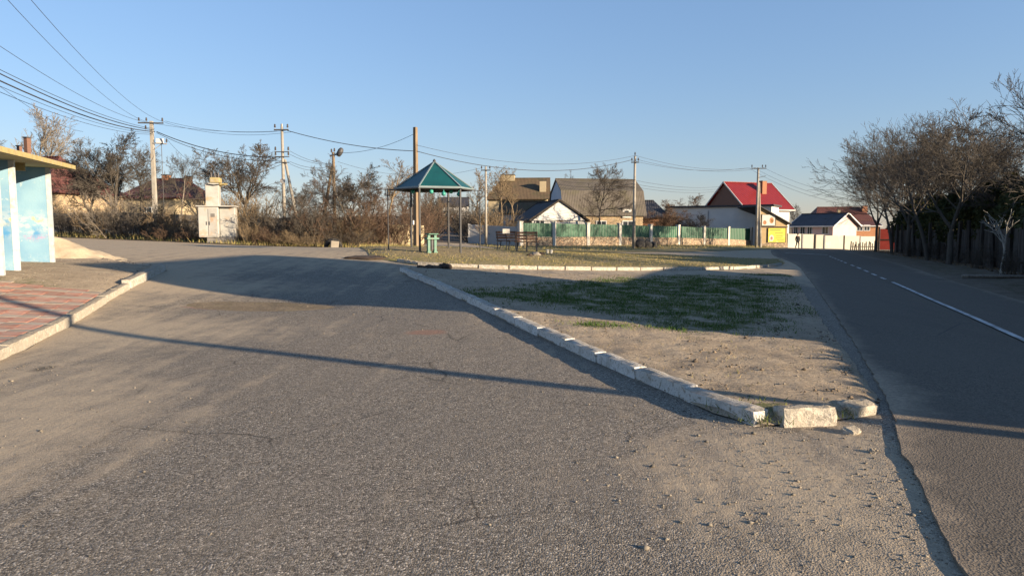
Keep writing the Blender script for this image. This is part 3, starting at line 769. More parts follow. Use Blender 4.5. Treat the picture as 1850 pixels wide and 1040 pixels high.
loose(1538, 787, .15, .09, .1, R(30), .3, 12, 'small pale concrete fragment fallen beside the loose kerb block', .02, rough=.02, cat='stone', name='concrete_fragment')
loose(1577, 827, .06, .05, .05, R(70), .3, 13, 'fist sized stone lying in the shaded dirt strip by the road edge', .02, rough=.015, cat='stone', name='loose_stone')

# ------------------------------------------------------------------ paved walk, paver by paver
walk = empty('paved_walk', kind='structure')
u_ = (Vector(LK[3]) - Vector(LK[1])).normalized(); nrm = Vector((-u_.y, u_.x))
u2 = (Vector(LK[4]) - Vector(LK[2])).normalized(); n2 = Vector((-u2.y, u2.x))
pav = []
for c_ in ('paver_red', 'paver_grey'):
    m_ = MB().box(-.147, .147, -.107, .107, -.03, .03).mesh('paver'); m_.materials.append(MAT[c_]); pav.append(m_)
for r_ in range(62):
    s = 4.9 + r_ * .2
    base = Vector(LK[1]) + u_ * (r_ * .22 + .9)
    for c_ in range(9):
        off_ = .315 + c_ * .3
        p = base + nrm * off_
        if off_ > 2.75 or p.y < 8.6 or p.y > 14.3: continue
        o_ = bpy.data.objects.new('paver', pav[0 if r_ % 3 < 2 else 1]); COL.objects.link(o_); o_.parent = walk
        dk = max(0, off_)
        z = elev(p.x, p.y) + .015 + .11 * math.exp(-(off_ / 6) ** 2)
        o_.location = (p.x, p.y, z + random.gauss(0, .003))
        sl = (elev(p.x + u_.x, p.y + u_.y) - elev(p.x - u_.x, p.y - u_.y)) / 2; sn = (elev(p.x + nrm.x, p.y + nrm.y) - elev(p.x - nrm.x, p.y - nrm.y)) / 2
        ex_ = Vector((-nrm.x, -nrm.y, -sn)).normalized(); ey_ = Vector((u_.x, u_.y, sl)); ez_ = ex_.cross(ey_).normalized(); ey_ = ez_.cross(ex_)
        o_.rotation_euler = Matrix((ex_, ey_, ez_)).transposed().to_euler()

# ------------------------------------------------------------------ loose cover: grass, gravel, leaves
def blades(name, X, Y, Z, h, w, mat, lean=.5, tone=None, label=None, cat=None):
    n_ = len(X); a = rng.uniform(0, 2 * np.pi, n_); b = rng.uniform(0, 2 * np.pi, n_); l = rng.uniform(0, lean, n_) * h
    dx, dy = np.cos(a) * w / 2, np.sin(a) * w / 2
    V = np.empty((n_, 3, 3)); V[:, 0] = np.column_stack([X - dx, Y - dy, Z]); V[:, 1] = np.column_stack([X + dx, Y + dy, Z])
    V[:, 2] = np.column_stack([X + np.cos(b) * l, Y + np.sin(b) * l, Z + h])
    t = np.repeat(rng.uniform(0, 1, n_) if tone is None else tone, 3)
    o_ = link(name, npmesh(name, V, np.arange(n_ * 3).reshape(-1, 3), False, t), mat)
    return tag(o_, label, cat, None, 'stuff')
def scatter(poly, n_, dens):
    xs_ = [p[0] for p in poly]; ys_ = [p[1] for p in poly]
    X = rng.uniform(min(xs_), max(xs_), n_); Y = rng.uniform(min(ys_), max(ys_), n_)
    m_ = inside(poly, X, Y); X, Y = X[m_], Y[m_]
    k = rng.uniform(0, 1, len(X)) < dens(X, Y)
    return X[k], Y[k]
def nz(X, Y, s, seed=0):
    return np.array([noise.fractal((x * s + seed, y * s, seed), 1., 2., 3, noise_basis='PERLIN_ORIGINAL') for x, y in zip(X, Y)])
X, Y = scatter(ISL, 420000, lambda X, Y: np.clip(grass_f(X, Y, X * 0) * 1.3 - .2, 0, 1))
q = nz(X, Y, 1.6, 4.); k = q > rng.uniform(-.45, .3, len(X)); X, Y, q = X[k], Y[k], q[k]
Z = elevs(np.column_stack([X, Y])) + isl_off(X, Y, polydist(ISL, X, Y))
blades('island_grass', X, Y, Z - .005, rng.uniform(.02, .075, len(X)), rng.uniform(.007, .018, len(X)), MAT['grass'], 1.2, np.clip(.35 - q * .8 + rng.uniform(-.3, .4, len(X)), 0, 1), 'short sparse green grass growing on the near traffic island', 'grass')
X, Y = scatter(FISL, 90000, lambda X, Y: np.clip(.6 - .7 * blob(X, Y, gx(790, 27.5), 2.4, 1.3), 0, 1))
q = nz(X, Y, .8, 2.); k = q > rng.uniform(-.5, .3, len(X)); X, Y = X[k], Y[k]
Z = elevs(np.column_stack([X, Y])) + .11
blades('lawn_grass', X, Y, Z, rng.uniform(.02, .07, len(X)), rng.uniform(.015, .03, len(X)), MAT['drygrass'], 1., None, 'yellowing short grass on the far island around the gazebo', 'grass')
# tufts at the island tip, verge weeds
tp = []
for qx, qy, n_ in ((1385, 765, 260), (1375, 772, 140), (1515, 757, 90), (1228, 712, 40), (1294, 742, 50), (1300, 605, 60), (1240, 622, 60)):
    p = gp(qx, qy); tp.append(np.column_stack([rng.normal(p.x, .09, n_), rng.normal(p.y, .09, n_)]))
T_ = np.concatenate(tp); Z = elevs(T_) + .05
blades('weed_tufts', T_[:, 0], T_[:, 1], Z, rng.uniform(.03, .12, len(T_)), rng.uniform(.004, .01, len(T_)), MAT['grass'], 1.4, None, 'longer grass tufts between the kerb blocks at the island tip', 'grass')
SV = [gx(-20, 46), gx(110, 44.4), gx(200, 43.4), gx(285, 41), gx(430, 39), gx(560, 39), gx(700, 40.6), gx(765, 44.5), gx(765, 50), gx(640, 46), gx(400, 46), gx(100, 52), gx(-60, 52)]
X, Y = scatter(SV, 60000, lambda X, Y: np.full(len(X), .55))
blades('verge_grass', X, Y, elevs(np.column_stack([X, Y])) + .04, rng.uniform(.06, .35, len(X)), rng.uniform(.02, .05, len(X)), MAT['drygrass'], .8, None, 'dry tan grass and weeds along the foot of the left shrubs', 'grass')
FV = [gx(850, 56), gx(940, 49), gx(1100, 50), gx(1250, 58), gx(1400, 68), gx(1400, 78), gx(1250, 71), gx(1100, 60.5), gx(935, 56.5)]
X, Y = scatter(FV, 24000, lambda X, Y: np.full(len(X), .5))
blades('fence_foot_grass', X, Y, elevs(np.column_stack([X, Y])) + .04, rng.uniform(.05, .22, len(X)), rng.uniform(.02, .05, len(X)), MAT['drygrass'], .8, None, 'patchy grass at the foot of the green fence', 'grass')
# gravel
def stones(name, X, Y, Z, r, mat, label, flat=.6):
    n_ = len(X)
    base = np.array([(1, 0, 0), (-1, 0, 0), (0, 1, 0), (0, -1, 0), (0, 0, 1), (0, 0, -1)], float)
    fc = np.array([(0, 2, 4), (2, 1, 4), (1, 3, 4), (3, 0, 4), (2, 0, 5), (1, 2, 5), (3, 1, 5), (0, 3, 5)])
    V = base[None] * r[:, None, None] * rng.uniform(.6, 1.2, (n_, 6, 1)); a = rng.uniform(0, 6.28, n_); c, s = np.cos(a)[:, None], np.sin(a)[:, None]
    x = V[..., 0] * c - V[..., 1] * s; y = V[..., 0] * s + V[..., 1] * c
    V = np.stack([x + X[:, None], y + Y[:, None], V[..., 2] * flat + Z[:, None]], -1)
    Fq = (fc[None] + (np.arange(n_) * 6)[:, None, None]).reshape(-1, 3)
    o_ = link(name, npmesh(name, V.reshape(-1, 3), Fq, False, np.repeat(rng.uniform(0, 1, n_), 6)), mat)
    return tag(o_, label, 'gravel', None, 'stuff')
near = [(-9, 3), (-5.5, 10), (-8, 16), (-3.5, 20), (.5, 10), (1.2, 8), (2.0, 6.3), (3.3, 5.8), (2.3, 3), (1.3, 1), (-3, 1)]
def gd(X, Y):
    v = .02 + .4 * blob(X, Y, (1.9, 4.3), 1.3, 1.5, R(80)) + .22 * np.exp(-(polydist(LK, X, Y, False) / 1.0) ** 2) + .25 * np.exp(-(polydist(IK, X, Y, False) / .35) ** 2) + .5 * np.exp(-(polydist(RL, X, Y, False) / .22) ** 2)
    return np.clip(v, 0, 1)
X, Y = scatter(near, 150000, gd)
k = inside(LOT, X, Y) & ~inside(ISL, X, Y); X, Y = X[k], Y[k]
stones('loose_gravel', X, Y, elevs(np.column_stack([X, Y])) + .022, rng.gamma(1.1, .0036, len(X)) + .0022, MAT['gravel'], 'loose gravel and grit scattered over the worn asphalt')
X, Y = scatter(ISL, 16000, lambda X, Y: np.full(len(X), .4))
stones('island_grit', X, Y, elevs(np.column_stack([X, Y])) + isl_off(X, Y, polydist(ISL, X, Y)), rng.gamma(2, .004, len(X)) + .003, MAT['gravel'], 'small stones and clods lying on the bare earth of the island')
X, Y = scatter(ISL, 60000, lambda X, Y: np.clip(.12 + .5 * np.exp(-((polydist(RL, X, Y, False) - 1.1) / .7) ** 2) + .3 * (Y < 11), 0, 1))
q = nz(X, Y, 1.3, 8.); k = q > rng.uniform(-.1, .5, len(X)); X, Y = X[k], Y[k]
stones('earth_clods', X, Y, elevs(np.column_stack([X, Y])) + isl_off(X, Y, polydist(ISL, X, Y)) + .004, rng.gamma(1.6, .006, len(X)) + .004, MAT['clod'], 'dark crumbs of trodden earth strewn over the island soil')['category'] = 'earth'
X, Y = scatter(ISL, 60000, lambda X, Y: np.full(len(X), .5))
q = nz(X, Y, 2.2, 6.); k = q > rng.uniform(-.2, .5, len(X)); X, Y = X[k], Y[k]
blades('straw', X, Y, elevs(np.column_stack([X, Y])) + isl_off(X, Y, polydist(ISL, X, Y)), rng.uniform(.008, .045, len(X)), rng.uniform(.004, .011, len(X)), MAT['drygrass'], 2.2, None, 'dry straw and dead grass stalks scattered over the island', 'dry grass')
X, Y = scatter(wk, 30000, lambda X, Y: np.full(len(X), .35))
k = (polydist(LK, X, Y, False) > .3) & ~((polydist(LK, X, Y, False) < 2.9) & (Y < 14.4)); X, Y = X[k], Y[k]
stones('walk_grit', X, Y, elevs(np.column_stack([X, Y])) + wk_off(X, Y, polydist(wk, X, Y)), rng.gamma(1.6, .006, len(X)) + .004, MAT['gravel'], 'grit and small stones on the bare earth before the shelter')
# leaf litter on the shaded right verge
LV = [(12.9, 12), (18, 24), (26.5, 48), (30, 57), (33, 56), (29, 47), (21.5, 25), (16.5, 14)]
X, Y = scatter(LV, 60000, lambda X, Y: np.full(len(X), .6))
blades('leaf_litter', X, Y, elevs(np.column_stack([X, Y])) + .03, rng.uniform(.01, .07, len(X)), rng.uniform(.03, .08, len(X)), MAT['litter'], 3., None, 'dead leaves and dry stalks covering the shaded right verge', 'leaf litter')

# ------------------------------------------------------------------ bare trees and shrubs
def unit(v): return v / (np.linalg.norm(v, axis=-1, keepdims=True) + 1e-9)
def chains(start, d, length, rad, nseg, jit, up, tip, g):
    N = len(start); P = np.zeros((N, nseg + 1, 3)); P[:, 0] = start; d = d.copy()
    for k in range(nseg):
        d = unit(d + g.normal(0, jit, (N, 3)) + np.array([0, 0, up])); P[:, k + 1] = P[:, k] + d * (length / nseg)[:, None]
    return P, rad[:, None] * np.linspace(1, tip, nseg + 1)[None]
def spawn(P, Rd, n, t0, t1, ang, ratio, g, rr=.6, rmin=.004):
    N, K, _ = P.shape; L = np.linalg.norm(np.diff(P, axis=1), axis=2).sum(1)
    t = (t0 + (t1 - t0) * (np.arange(n)[None] + g.uniform(0, 1, (N, n))) / n); s = t * (K - 1); i = np.minimum(s.astype(int), K - 2); f = s - i
    a = np.take_along_axis(P, i[..., None].repeat(3, 2), 1); b = np.take_along_axis(P, (i + 1)[..., None].repeat(3, 2), 1)
    st = (a + (b - a) * f[..., None]).reshape(-1, 3); pd = unit(b - a).reshape(-1, 3)
    r = (np.take_along_axis(Rd, i, 1) * (1 - f) + np.take_along_axis(Rd, i + 1, 1) * f).ravel()
    q = unit(np.cross(pd, unit(g.normal(0, 1, pd.shape)))); an = np.radians(g.normal(ang, ang * .28, len(pd)))[:, None]
    d = pd * np.cos(an) + q * np.sin(an)
    ln = np.repeat(L, n) * ratio * (1.15 - .65 * t.ravel()) * g.uniform(.6, 1.25, len(pd))
    return st, d, ln, np.maximum(np.minimum(r * rr, r * .95), rmin)
def tubes(sets):
    VV = []; QQ = []; base = 0
    for P, Rd, sides in sets:
        N, K, _ = P.shape; ax = unit(P[:, -1] - P[:, 0]); ref = np.where(np.abs(ax[:, 2:3]) > .9, np.array([[1., 0, 0]]), np.array([[0, 0, 1.]]))
        a = unit(np.cross(ax, ref)); b = np.cross(ax, a); th = np.arange(sides) * 2 * np.pi / sides
        ring = a[:, None] * np.cos(th)[None, :, None] + b[:, None] * np.sin(th)[None, :, None]
        V = P[:, :, None] + ring[:, None] * Rd[:, :, None, None]; VV.append(V.reshape(-1, 3))
        idx = base + np.arange(N * K * sides).reshape(N, K, sides); nx = np.roll(idx, -1, 2)
        QQ.append(np.stack([idx[:, :-1], nx[:, :-1], nx[:, 1:], idx[:, 1:]], -1).reshape(-1, 4)); base += N * K * sides
    return np.concatenate(VV), np.concatenate(QQ)
def fit_unit(trunk, sets):
    V, Q = tubes(trunk); V2, Q2 = tubes(sets)
    k = 1 / np.quantile(V2[:, 2], .998); c = np.array([[k, k, k]])
    return npmesh('trunk', V * c, Q), npmesh('crown', V2 * c, Q2)
def tree_meshes(seed, h, r, th=.35, levels=((9, .25, .95, 48, .62), (8, .2, 1, 45, .5), (7, .15, 1, 42, .48), (5, .1, 1, 40, .5)), up=.05, jit=.12, lean=(0, 0), twig=.006, fork=0, spread=1.):
    g = np.random.default_rng(seed)
    d0 = unit(np.array([[lean[0], lean[1], 1.]]))
    P, Rd = chains(np.zeros((1, 3)), d0, np.array([h * th]), np.array([r]), 6, .05, .05, .75, g)
    trunk = [(P, Rd, 9)]
    if fork:
        a = g.uniform(0, 6.28) + np.arange(fork) * 6.28 / fork; tl = g.uniform(.25, .6, fork) * spread
        d = unit(np.column_stack([np.cos(a) * tl, np.sin(a) * tl, np.ones(fork)])); n_ = len(d)
        P, Rd = chains(np.repeat(P[:, -1], n_, 0), d, g.uniform(.5, .68, n_) * h * (1 - th * .5), np.full(n_, r * .6), 8, jit, up, .12, g); trunk.append((P, Rd, 7))
    else:
        P2, R2 = chains(P[:, -1], unit(P[:, -1] - P[:, -2]), np.array([h * (1 - th) * .9]), np.array([r * .75]), 9, jit * .8, .06, .1, g); trunk.append((P2, R2, 7)); P, Rd = P2, R2
    sets = []
    for k, (n_, t0, t1, ang, ratio) in enumerate(levels):
        st_, d, ln, rad = spawn(P, Rd, n_, t0, t1, ang, ratio, g, .62, twig)
        last = k == len(levels) - 1
        P, Rd = chains(st_, d, ln, rad, 2 if last else (5 if k == 0 else 3), jit * (1 + .4 * k), up, .25 if not last else .5, g)
        Rd = np.maximum(Rd, twig * .7)
        sets.append((P, Rd, 5 if k == 0 else (4 if k == 1 else 3)))
    return fit_unit(trunk, sets)
def shrub_meshes(seed, h, n0=16, r=.022, spread=.5, levels=((6, .2, 1, 34, .5), (6, .15, 1, 38, .5), (4, .1, 1, 40, .5)), up=.03, jit=.11, base=.4, twig=.006):
    g = np.random.default_rng(seed); a = g.uniform(0, 6.28, n0); s = np.sqrt(g.uniform(0, 1, n0)) * spread
    d = unit(np.column_stack([np.cos(a) * s, np.sin(a) * s, np.ones(n0)])); st_ = np.column_stack([np.cos(a) * s * base, np.sin(a) * s * base, np.zeros(n0) - .05])
    P, Rd = chains(st_, d, h * g.uniform(.6, 1, n0), np.full(n0, r) * g.uniform(.6, 1.3, n0), 7, jit, up, .25, g); trunk = [(P, Rd, 6)]; sets = []
    for k, (n_, t0, t1, ang, ratio) in enumerate(levels):
        st_, d, ln, rad = spawn(P, Rd, n_, t0, t1, ang, ratio, g, .65, twig); last = k == len(levels) - 1
        P, Rd = chains(st_, d, ln, rad, 2 if last else 3, jit * 1.4, up, .5, g); Rd = np.maximum(Rd, twig * .7); sets.append((P, Rd, 4 if k == 0 else 3))
    return fit_unit(trunk, sets)
def plant(name, meshes, loc, rz, sc, label, cat, mats, group=None, pn=('trunk', 'crown')):
    root = empty(name, loc, rz, label, cat, group); root.scale = sc if isinstance(sc, tuple) else (sc, sc, sc)
    for m_, mt, nm in zip(meshes, mats, pn):
        o_ = bpy.data.objects.new(nm, m_); COL.objects.link(o_); o_.parent = root
        if not len(m_.materials): m_.materials.append(MAT[mt])
        if m_.materials[0] != MAT[mt]:
            o_.material_slots[0].link = 'OBJECT'; o_.material_slots[0].material = MAT[mt]
    return root

# ------------------------------------------------------------------ generic house
def house(name, label, loc, rz, L, D, prof, wallm, roofm, hips=(0, 0), over=.35, gablem=None, wins=(), chim=(), eave_trim=None, door=None, thick=.12, base=-.6):
    """local x runs along the ridge; prof = half profile [(y, z) eave ... (0, z) ridge] of the roof's top"""
    root = empty(name, loc, rz, label, 'house' if 'house' in label else 'building')
    he = prof[0][1]; y0 = D / 2; mb = MB()
    mb.box(-L / 2, L / 2, -y0, y0, base, he - .05)
    mb.build('wall', MAT[wallm], root)
    ex = y0 + over; k = ex / prof[0][0]; pr = [(y * k if i_ == 0 else y, z) for i_, (y, z) in enumerate(prof)]
    s0 = (pr[1][1] - pr[0][1]) / max(.01, prof[0][0] - pr[1][0]); pr[0] = (ex, he - over * s0 * .6)
    for sgn, hp in ((-1, hips[0]), (1, hips[1])):
        if hp == 0:
            g_ = MB(); x = sgn * (L / 2 - .01)
            poly = [(x, y * .97, z - .14) for y, z in ([(y0, he)] + list(prof[1:]))] + [(x, -y * .97, z - .14) for y, z in reversed(([(y0, he)] + list(prof[1:-1])))]
            g_.slab(poly, .2 * (1 if sgn > 0 else 1)); g_.build('gable', MAT[gablem or wallm], root)
    rf = MB(); zr = pr[-1][1]
    xs_ = lambda z, sgn, hp: sgn * (L / 2 + over - hp * (z - pr[0][1]) / (zr - pr[0][1]))
    for s in (-1, 1):
        for (ya, za), (yb, zb) in zip(pr[:-1], pr[1:]):
            P = [(xs_(za, -1, hips[0]), s * ya, za), (xs_(za, 1, hips[1]), s * ya, za), (xs_(zb, 1, hips[1]), s * yb, zb), (xs_(zb, -1, hips[0]), s * yb, zb)]
            rf.slab(P if s < 0 else P[::-1], thick)
    for sgn, hp in ((-1, hips[0]), (1, hips[1])):
        if hp:
            P = [(xs_(pr[0][1], sgn, hp), -pr[0][0], pr[0][1]), (xs_(pr[0][1], sgn, hp), pr[0][0], pr[0][1]), (xs_(zr, sgn, hp), 0, zr)]
            rf.slab(P if sgn > 0 else P[::-1], thick)
    ro = rf.build('roof', MAT[roofm], root)
    rc = MB(); rc.bar((xs_(zr, -1, hips[0]), 0, zr + .02), (xs_(zr, 1, hips[1]), 0, zr + .02), .28, .08); rc.build('ridge_cap', MAT[roofm], ro)
    if eave_trim:
        e_ = MB()
        for s in (-1, 1): e_.bar((-L / 2 - over, s * (pr[0][0] + .03), pr[0][1] - .06), (L / 2 + over, s * (pr[0][0] + .03), pr[0][1] - .06), .06, .16)
        for sgn, hp in ((-1, hips[0]), (1, hips[1])):
            if not hp:
                for s in (-1, 1):
                    for (ya, za), (yb, zb) in zip(pr[:-1], pr[1:]): e_.bar((sgn * (L / 2 + over + .03), s * ya, za - .02), (sgn * (L / 2 + over + .03), s * yb, zb - .02), .06, .16)
        e_.build('eaves_board', MAT[eave_trim], ro)
    for x, y, z0, z1, w, m_ in chim:
        c_ = MB(); c_.box(x - w / 2, x + w / 2, y - w / 2, y + w / 2, z0, z1); co = c_.build('chimney', MAT[m_], ro)
        MB().box(x - w / 2 - .06, x + w / 2 + .06, y - w / 2 - .06, y + w / 2 + .06, z1 + .003, z1 + .09).build('chimney', MAT['metal_dark'], ro)
    for side, a, z, w, h in wins:
        add_window(root, side, a, z, w, h, L, D)
    if door:
        side, a, z, w, h, m_ = door
        d_ = MB(); panel(d_, side, a, z, w, h, L, D, .05); d_.build('door', MAT[m_], root)
    return root
def side_xf(side, L, D):
    return {'F': ((0, -D / 2), (1, 0), (0, -1)), 'B': ((0, D / 2), (-1, 0), (0, 1)), 'R': ((L / 2, 0), (0, 1), (1, 0)), 'L': ((-L / 2, 0), (0, -1), (-1, 0))}[side]
def panel(mb, side, a, z, w, h, L, D, t, inset=0):
    c, u, n_ = side_xf(side, L, D)
    P = []
    for s in (inset, inset + t):
        for i_, j in ((-1, -1), (1, -1), (1, 1), (-1, 1)):
            P.append((c[0] + u[0] * (a + i_ * w / 2) + n_[0] * s, c[1] + u[1] * (a + i_ * w / 2) + n_[1] * s, z + j * h / 2))
    mb.add(P, [(3, 2, 1, 0), (4, 5, 6, 7), (0, 1, 5, 4), (1, 2, 6, 5), (2, 3, 7, 6), (3, 0, 4, 7)])
def add_window(root, side, a, z, w, h, L, D, fm='frame'):
    f_ = MB(); t = .09
    for da, dz, ww, hh in ((-w / 2, 0, t, h + t), (w / 2, 0, t, h + t), (0, -h / 2, w - t, t), (0, h / 2, w - t, t), (0, 0, t * .7, h - t)):
        panel(f_, side, a + da, z + dz, ww, hh, L, D, .07, .004)
    fo = f_.build('window', MAT[fm], root)
    p_ = MB(); panel(p_, side, a, z, w - .02, h - .02, L, D, .02, .012); p_.build('pane', MAT['glass'], fo)
def face_angle(px):  # plan angle of the view ray in a pixel column
    r = ray(px, 418); return math.atan2(r.y, r.x)

# ---- houses on the right and centre
def hp_(px, d, py=None): return gx(px, d)
p = gx(1075, 86); ez = p.z
hz = lambda py, d: at(925, py, d).z
house('mansard_house', 'house with grey brown corrugated mansard roof and pale gable end behind green fence', (p.x, p.y, ez), R(9), 9.6, 8.0,
      [(4.0, hz(382, 84) - ez), (3.1, hz(347, 86) - ez), (0, hz(326, 88) - ez)], 'brick', 'roof_slate', gablem='w_pale', over=.35,
      wins=[('F', 2.9, 2.0, 1.3, 1.2), ('F', -.4, 2.0, 1.2, 1.2), ('L', -1.0, 4.75, .55, .9), ('L', .9, 4.75, .6, 1.0)], chim=[(-4.6, .1, 5.9, 7.6, .35, 'metal_dark')])
mh = [o_ for o_ in bpy.data.objects if o_.name == 'mansard_house'][0]
dm = MB(); dm.box(2.2, 3.3, -4.15, -3.2, 3.0, 4.1); do = dm.build('dormer', MAT['w_white'], mh)
MB().box(2.05, 3.45, -4.3, -3.0, 4.103, 4.2).build('dormer_roof', MAT['roof_slate'], do)
MB().box(2.5, 2.95, -4.19, -4.155, 3.3, 3.85).build('pane', MAT['glass'], do)
p = gx(990, 70); ez = p.z
house('white_outbuilding', 'small white gabled outbuilding with an upright wooden hatch and dark roof', (p.x, p.y, ez), R(103), 7.5, 5.4,
      [(2.7, hz(396, 68) - ez), (0, hz(364, 70) - ez)], 'w_white', 'roof_felt', over=.3, eave_trim='post_dark', wins=[('L', -1.9, 1.9, .9, .5)], door=('L', .12, 2.75, .55, 1.45, 'door_wood'))
p = gx(938, 100); ez = p.z
house('yellow_house', 'yellow walled house with brown hipped roof left of the mansard roof', (p.x, p.y, ez), R(-4), 8.2, 8.0,
      [(4, hz(358, 97) - ez), (0, hz(322, 100) - ez)], 'w_cream', 'roof_brown', hips=(1.9, 0), over=.4, gablem='w_cream',
      wins=[('F', -2, 3, 1.2, 1.3), ('F', 1.5, 3, 1.2, 1.3)], chim=[(-1.6, 0, hz(324, 100) - ez - .3, hz(317, 100) - ez, 1.9, 'w_cream'), (3.5, -2.5, 4.0, hz(328, 98) - ez, .9, 'w_cream')])
p = gx(945, 88); ez = p.z
house('low_shed', 'low shed with olive brown roof tucked in front of the yellow house', (p.x, p.y, ez), R(-3), 5.5, 4.5,
      [(2.2, hz(384, 86) - ez), (0, hz(364, 88) - ez)], 'w_grey', 'roof_brown', over=.3)
p = gx(1172, 92); ez = p.z
house('dark_roof_hut', 'low hut with dark grey hipped roof beside the mansard house', (p.x, p.y, ez), R(-8), 4.8, 5.,
      [(2.5, hz(391, 90) - ez), (0, hz(362, 92) - ez)], 'w_orange', 'roof_dark', hips=(0, 2.2), over=.35, wins=[('F', 0, 1.6, 1, .9)])
p = gx(1348, 96); ez = p.z
house('red_roof_house', 'house with bright red metal tile roof, brown gable and brick chimney', (p.x, p.y, ez), R(22), 7.4, 8.2,
      [(4.3, hz(376, 94) - ez), (0, hz(330, 96) - ez)], 'w_white', 'roof_red', over=.5, gablem='w_brown', eave_trim='w_white',
      wins=[('F', 1.5, 2.2, 1.2, 1.2), ('R', 0, 2.2, 1.2, 1.2)], chim=[(1.2, -1.6, 4.6, hz(327, 94) - ez, .75, 'chimney')])
rh = bpy.data.objects['red_roof_house']
p = gx(1303, 88); ez = p.z
# flat-roofed annex: shaded long wall
an = empty('white_annex', (p.x, p.y, ez), R(-33), 'long white flat roofed annex with two dark windows below the red roof', 'building')
aL, aD, aH = 13.0, 4.0, hz(375, 88) - ez
MB().box(-aL / 2, aL / 2, -aD / 2, aD / 2, -.5, aH).build('wall', MAT['w_white'], an)
MB().box(-aL / 2 - .3, aL / 2 + .3, -aD / 2 - .3, aD / 2 + .3, aH + .003, aH + .22).build('roof', MAT['roof_felt'], an)
for a_, w_, h_ in ((-2.4, .95, 1.5), (-3.55, .35, 1.2)):
    add_window(an, 'F', a_, 1.6, w_, h_, aL, aD, 'trim')
MB().box(-1.2, -1.08, -aD / 2 - .08, -aD / 2 - .004, .3, aH - .4).build('downpipe', MAT['metal_grey'], an)
# lean-to with banners
p = gx(1397, 80); ez = p.z
ln_ = empty('banner_shed', (p.x, p.y, ez), R(9), 'lean to shed with plywood gable under a sloping roof, carrying banners', 'shed')
bh1, bh2 = hz(374, 80) - ez, hz(404, 80) - ez
w_ = 1.72
m_ = MB(); m_.slab([(-w_, 0, -.5), (w_, 0, -.5), (w_, 0, bh2), (-w_, 0, bh1)], .15); m_.build('wall', MAT['ply'], ln_)
MB().box(w_ - .18, w_, .16, 5, -.5, bh2 - .1).build('wall', MAT['wall_conc'], ln_)
MB().box(-w_, -w_ + .18, .16, .9, -.5, bh1 - .1).build('wall', MAT['w_white'], ln_)
m_ = MB(); m_.slab([(-w_ - .3, -.35, bh1 + .18), (w_ + .35, -.35, bh2 + .0), (w_ + .35, 5, bh2 + .0), (-w_ - .3, 5, bh1 + .18)], .1); m_.build('roof', MAT['roof_felt'], ln_)
MB().box(-w_, w_, -.09, -.155 + .15, -.3, .55).build('plinth', MAT['rubble'], ln_)
MB().bar((-w_, -.06, 2.45), (w_, -.06, 2.45), .06, .1).build('rail', MAT['post_dark'], ln_)
def banner(name, label, x0, x1, z0, z1, mat, prints):
    b_ = MB().box(x0, x1, -.10, -.07, z0, z1).build(name, MAT[mat], None, ln_.location, ln_.rotation_euler); tag(b_, label, 'banner')
    f_ = MB(); t = .05
    for a, b, c, d in ((x0 - t, x0, z0 - t, z1 + t), (x1, x1 + t, z0 - t, z1 + t), (x0, x1, z0 - t, z0), (x0, x1, z1, z1 + t)): f_.box(a, b, -.12, -.065, c, d)
    f_.build('frame', MAT['post_dark'], b_)
    for x_, y_, r1, r2, mt in prints:
        q_ = MB(); n_ = 14 if r1 < .5 and abs(r1 - r2) < .3 else 4
        if n_ == 4: q_.box(x_ - r1, x_ + r1, -.106, -.1005, y_ - r2, y_ + r2)
        else:
            v_ = [(x_ + r1 * math.cos(k * 6.2832 / n_), -.105, y_ + r2 * math.sin(k * 6.2832 / n_)) for k in range(n_)]; q_.add(v_, [tuple(range(n_))])
        q_.build('print', MAT[mt], b_)
banner('yellow_banner', 'yellow framed advertising banner on the shed wall by the road bend', -.72, 1.45, .68, 2.3, 'banner_yellow',
       [(-.3, 1.15, .3, .38, 'print_pink'), (-.3, 1.12, .17, .2, 'print_brown'), (.15, 2.08, .7, .07, 'print_green'), (.62, 1.72, .5, .06, 'print_green'), (.7, 1.42, .42, .05, 'print_green'), (.6, 1.15, .4, .05, 'print_green'), (.85, .9, .45, .06, 'print_green')])
banner('white_banner', 'white banner with brown pictures above the yellow banner', -1.55, .1, 2.6, 3.85, 'banner_white',
       [(-.35, 3.2, .27, .36, 'print_brown'), (-.3, 3.15, .15, .18, 'banner_yellow'), (-1.2, 2.95, .22, .25, 'print_brown')])
p = gx(1488, 106); ez = p.z
house('pink_house', 'pink house with dark metal roof and pale gable behind the white fence', (p.x, p.y, ez), R(-58), 6.8, 6.0,
      [(2.9, hz(406, 103) - ez), (0, hz(385, 105) - ez)], 'w_pink', 'roof_dark', over=.5, gablem='w_pink', eave_trim='trim',
      wins=[('F', -1.6, 1.9, .8, 1.3), ('F', -.4, 1.9, .8, 1.3), ('F', 2.2, 2.1, 1.0, 1.3), ('F', -2.8, 1.9, .7, 1.3)])
p = gx(1512, 128); ez = p.z
house('brown_roof_house', 'large brown roofed house rising behind the pink house', (p.x, p.y, ez), R(-6), 10., 8,
      [(4, hz(400, 126) - ez), (0, hz(374, 128) - ez)], 'w_orange', 'roof_maroon', hips=(1.6, 1.6), over=.4, chim=[(-.6, -2, 4, hz(379, 126) - ez, .5, 'w_cream'), (4.2, -1, 4, hz(372, 126) - ez, .9, 'chimney')])
p = gx(1548, 112); ez = p.z
house('orange_house', 'small orange brick house with white eaves band left of the dark trees', (p.x, p.y, ez), R(-4), 5., 4.5,
      [(2.3, hz(407, 110) - ez), (0, hz(398, 112) - ez)], 'w_orange', 'roof_maroon', over=.3, eave_trim='trim', wins=[('F', -.6, 2.2, .9, .9), ('F', .5, 2.2, .9, .9)])
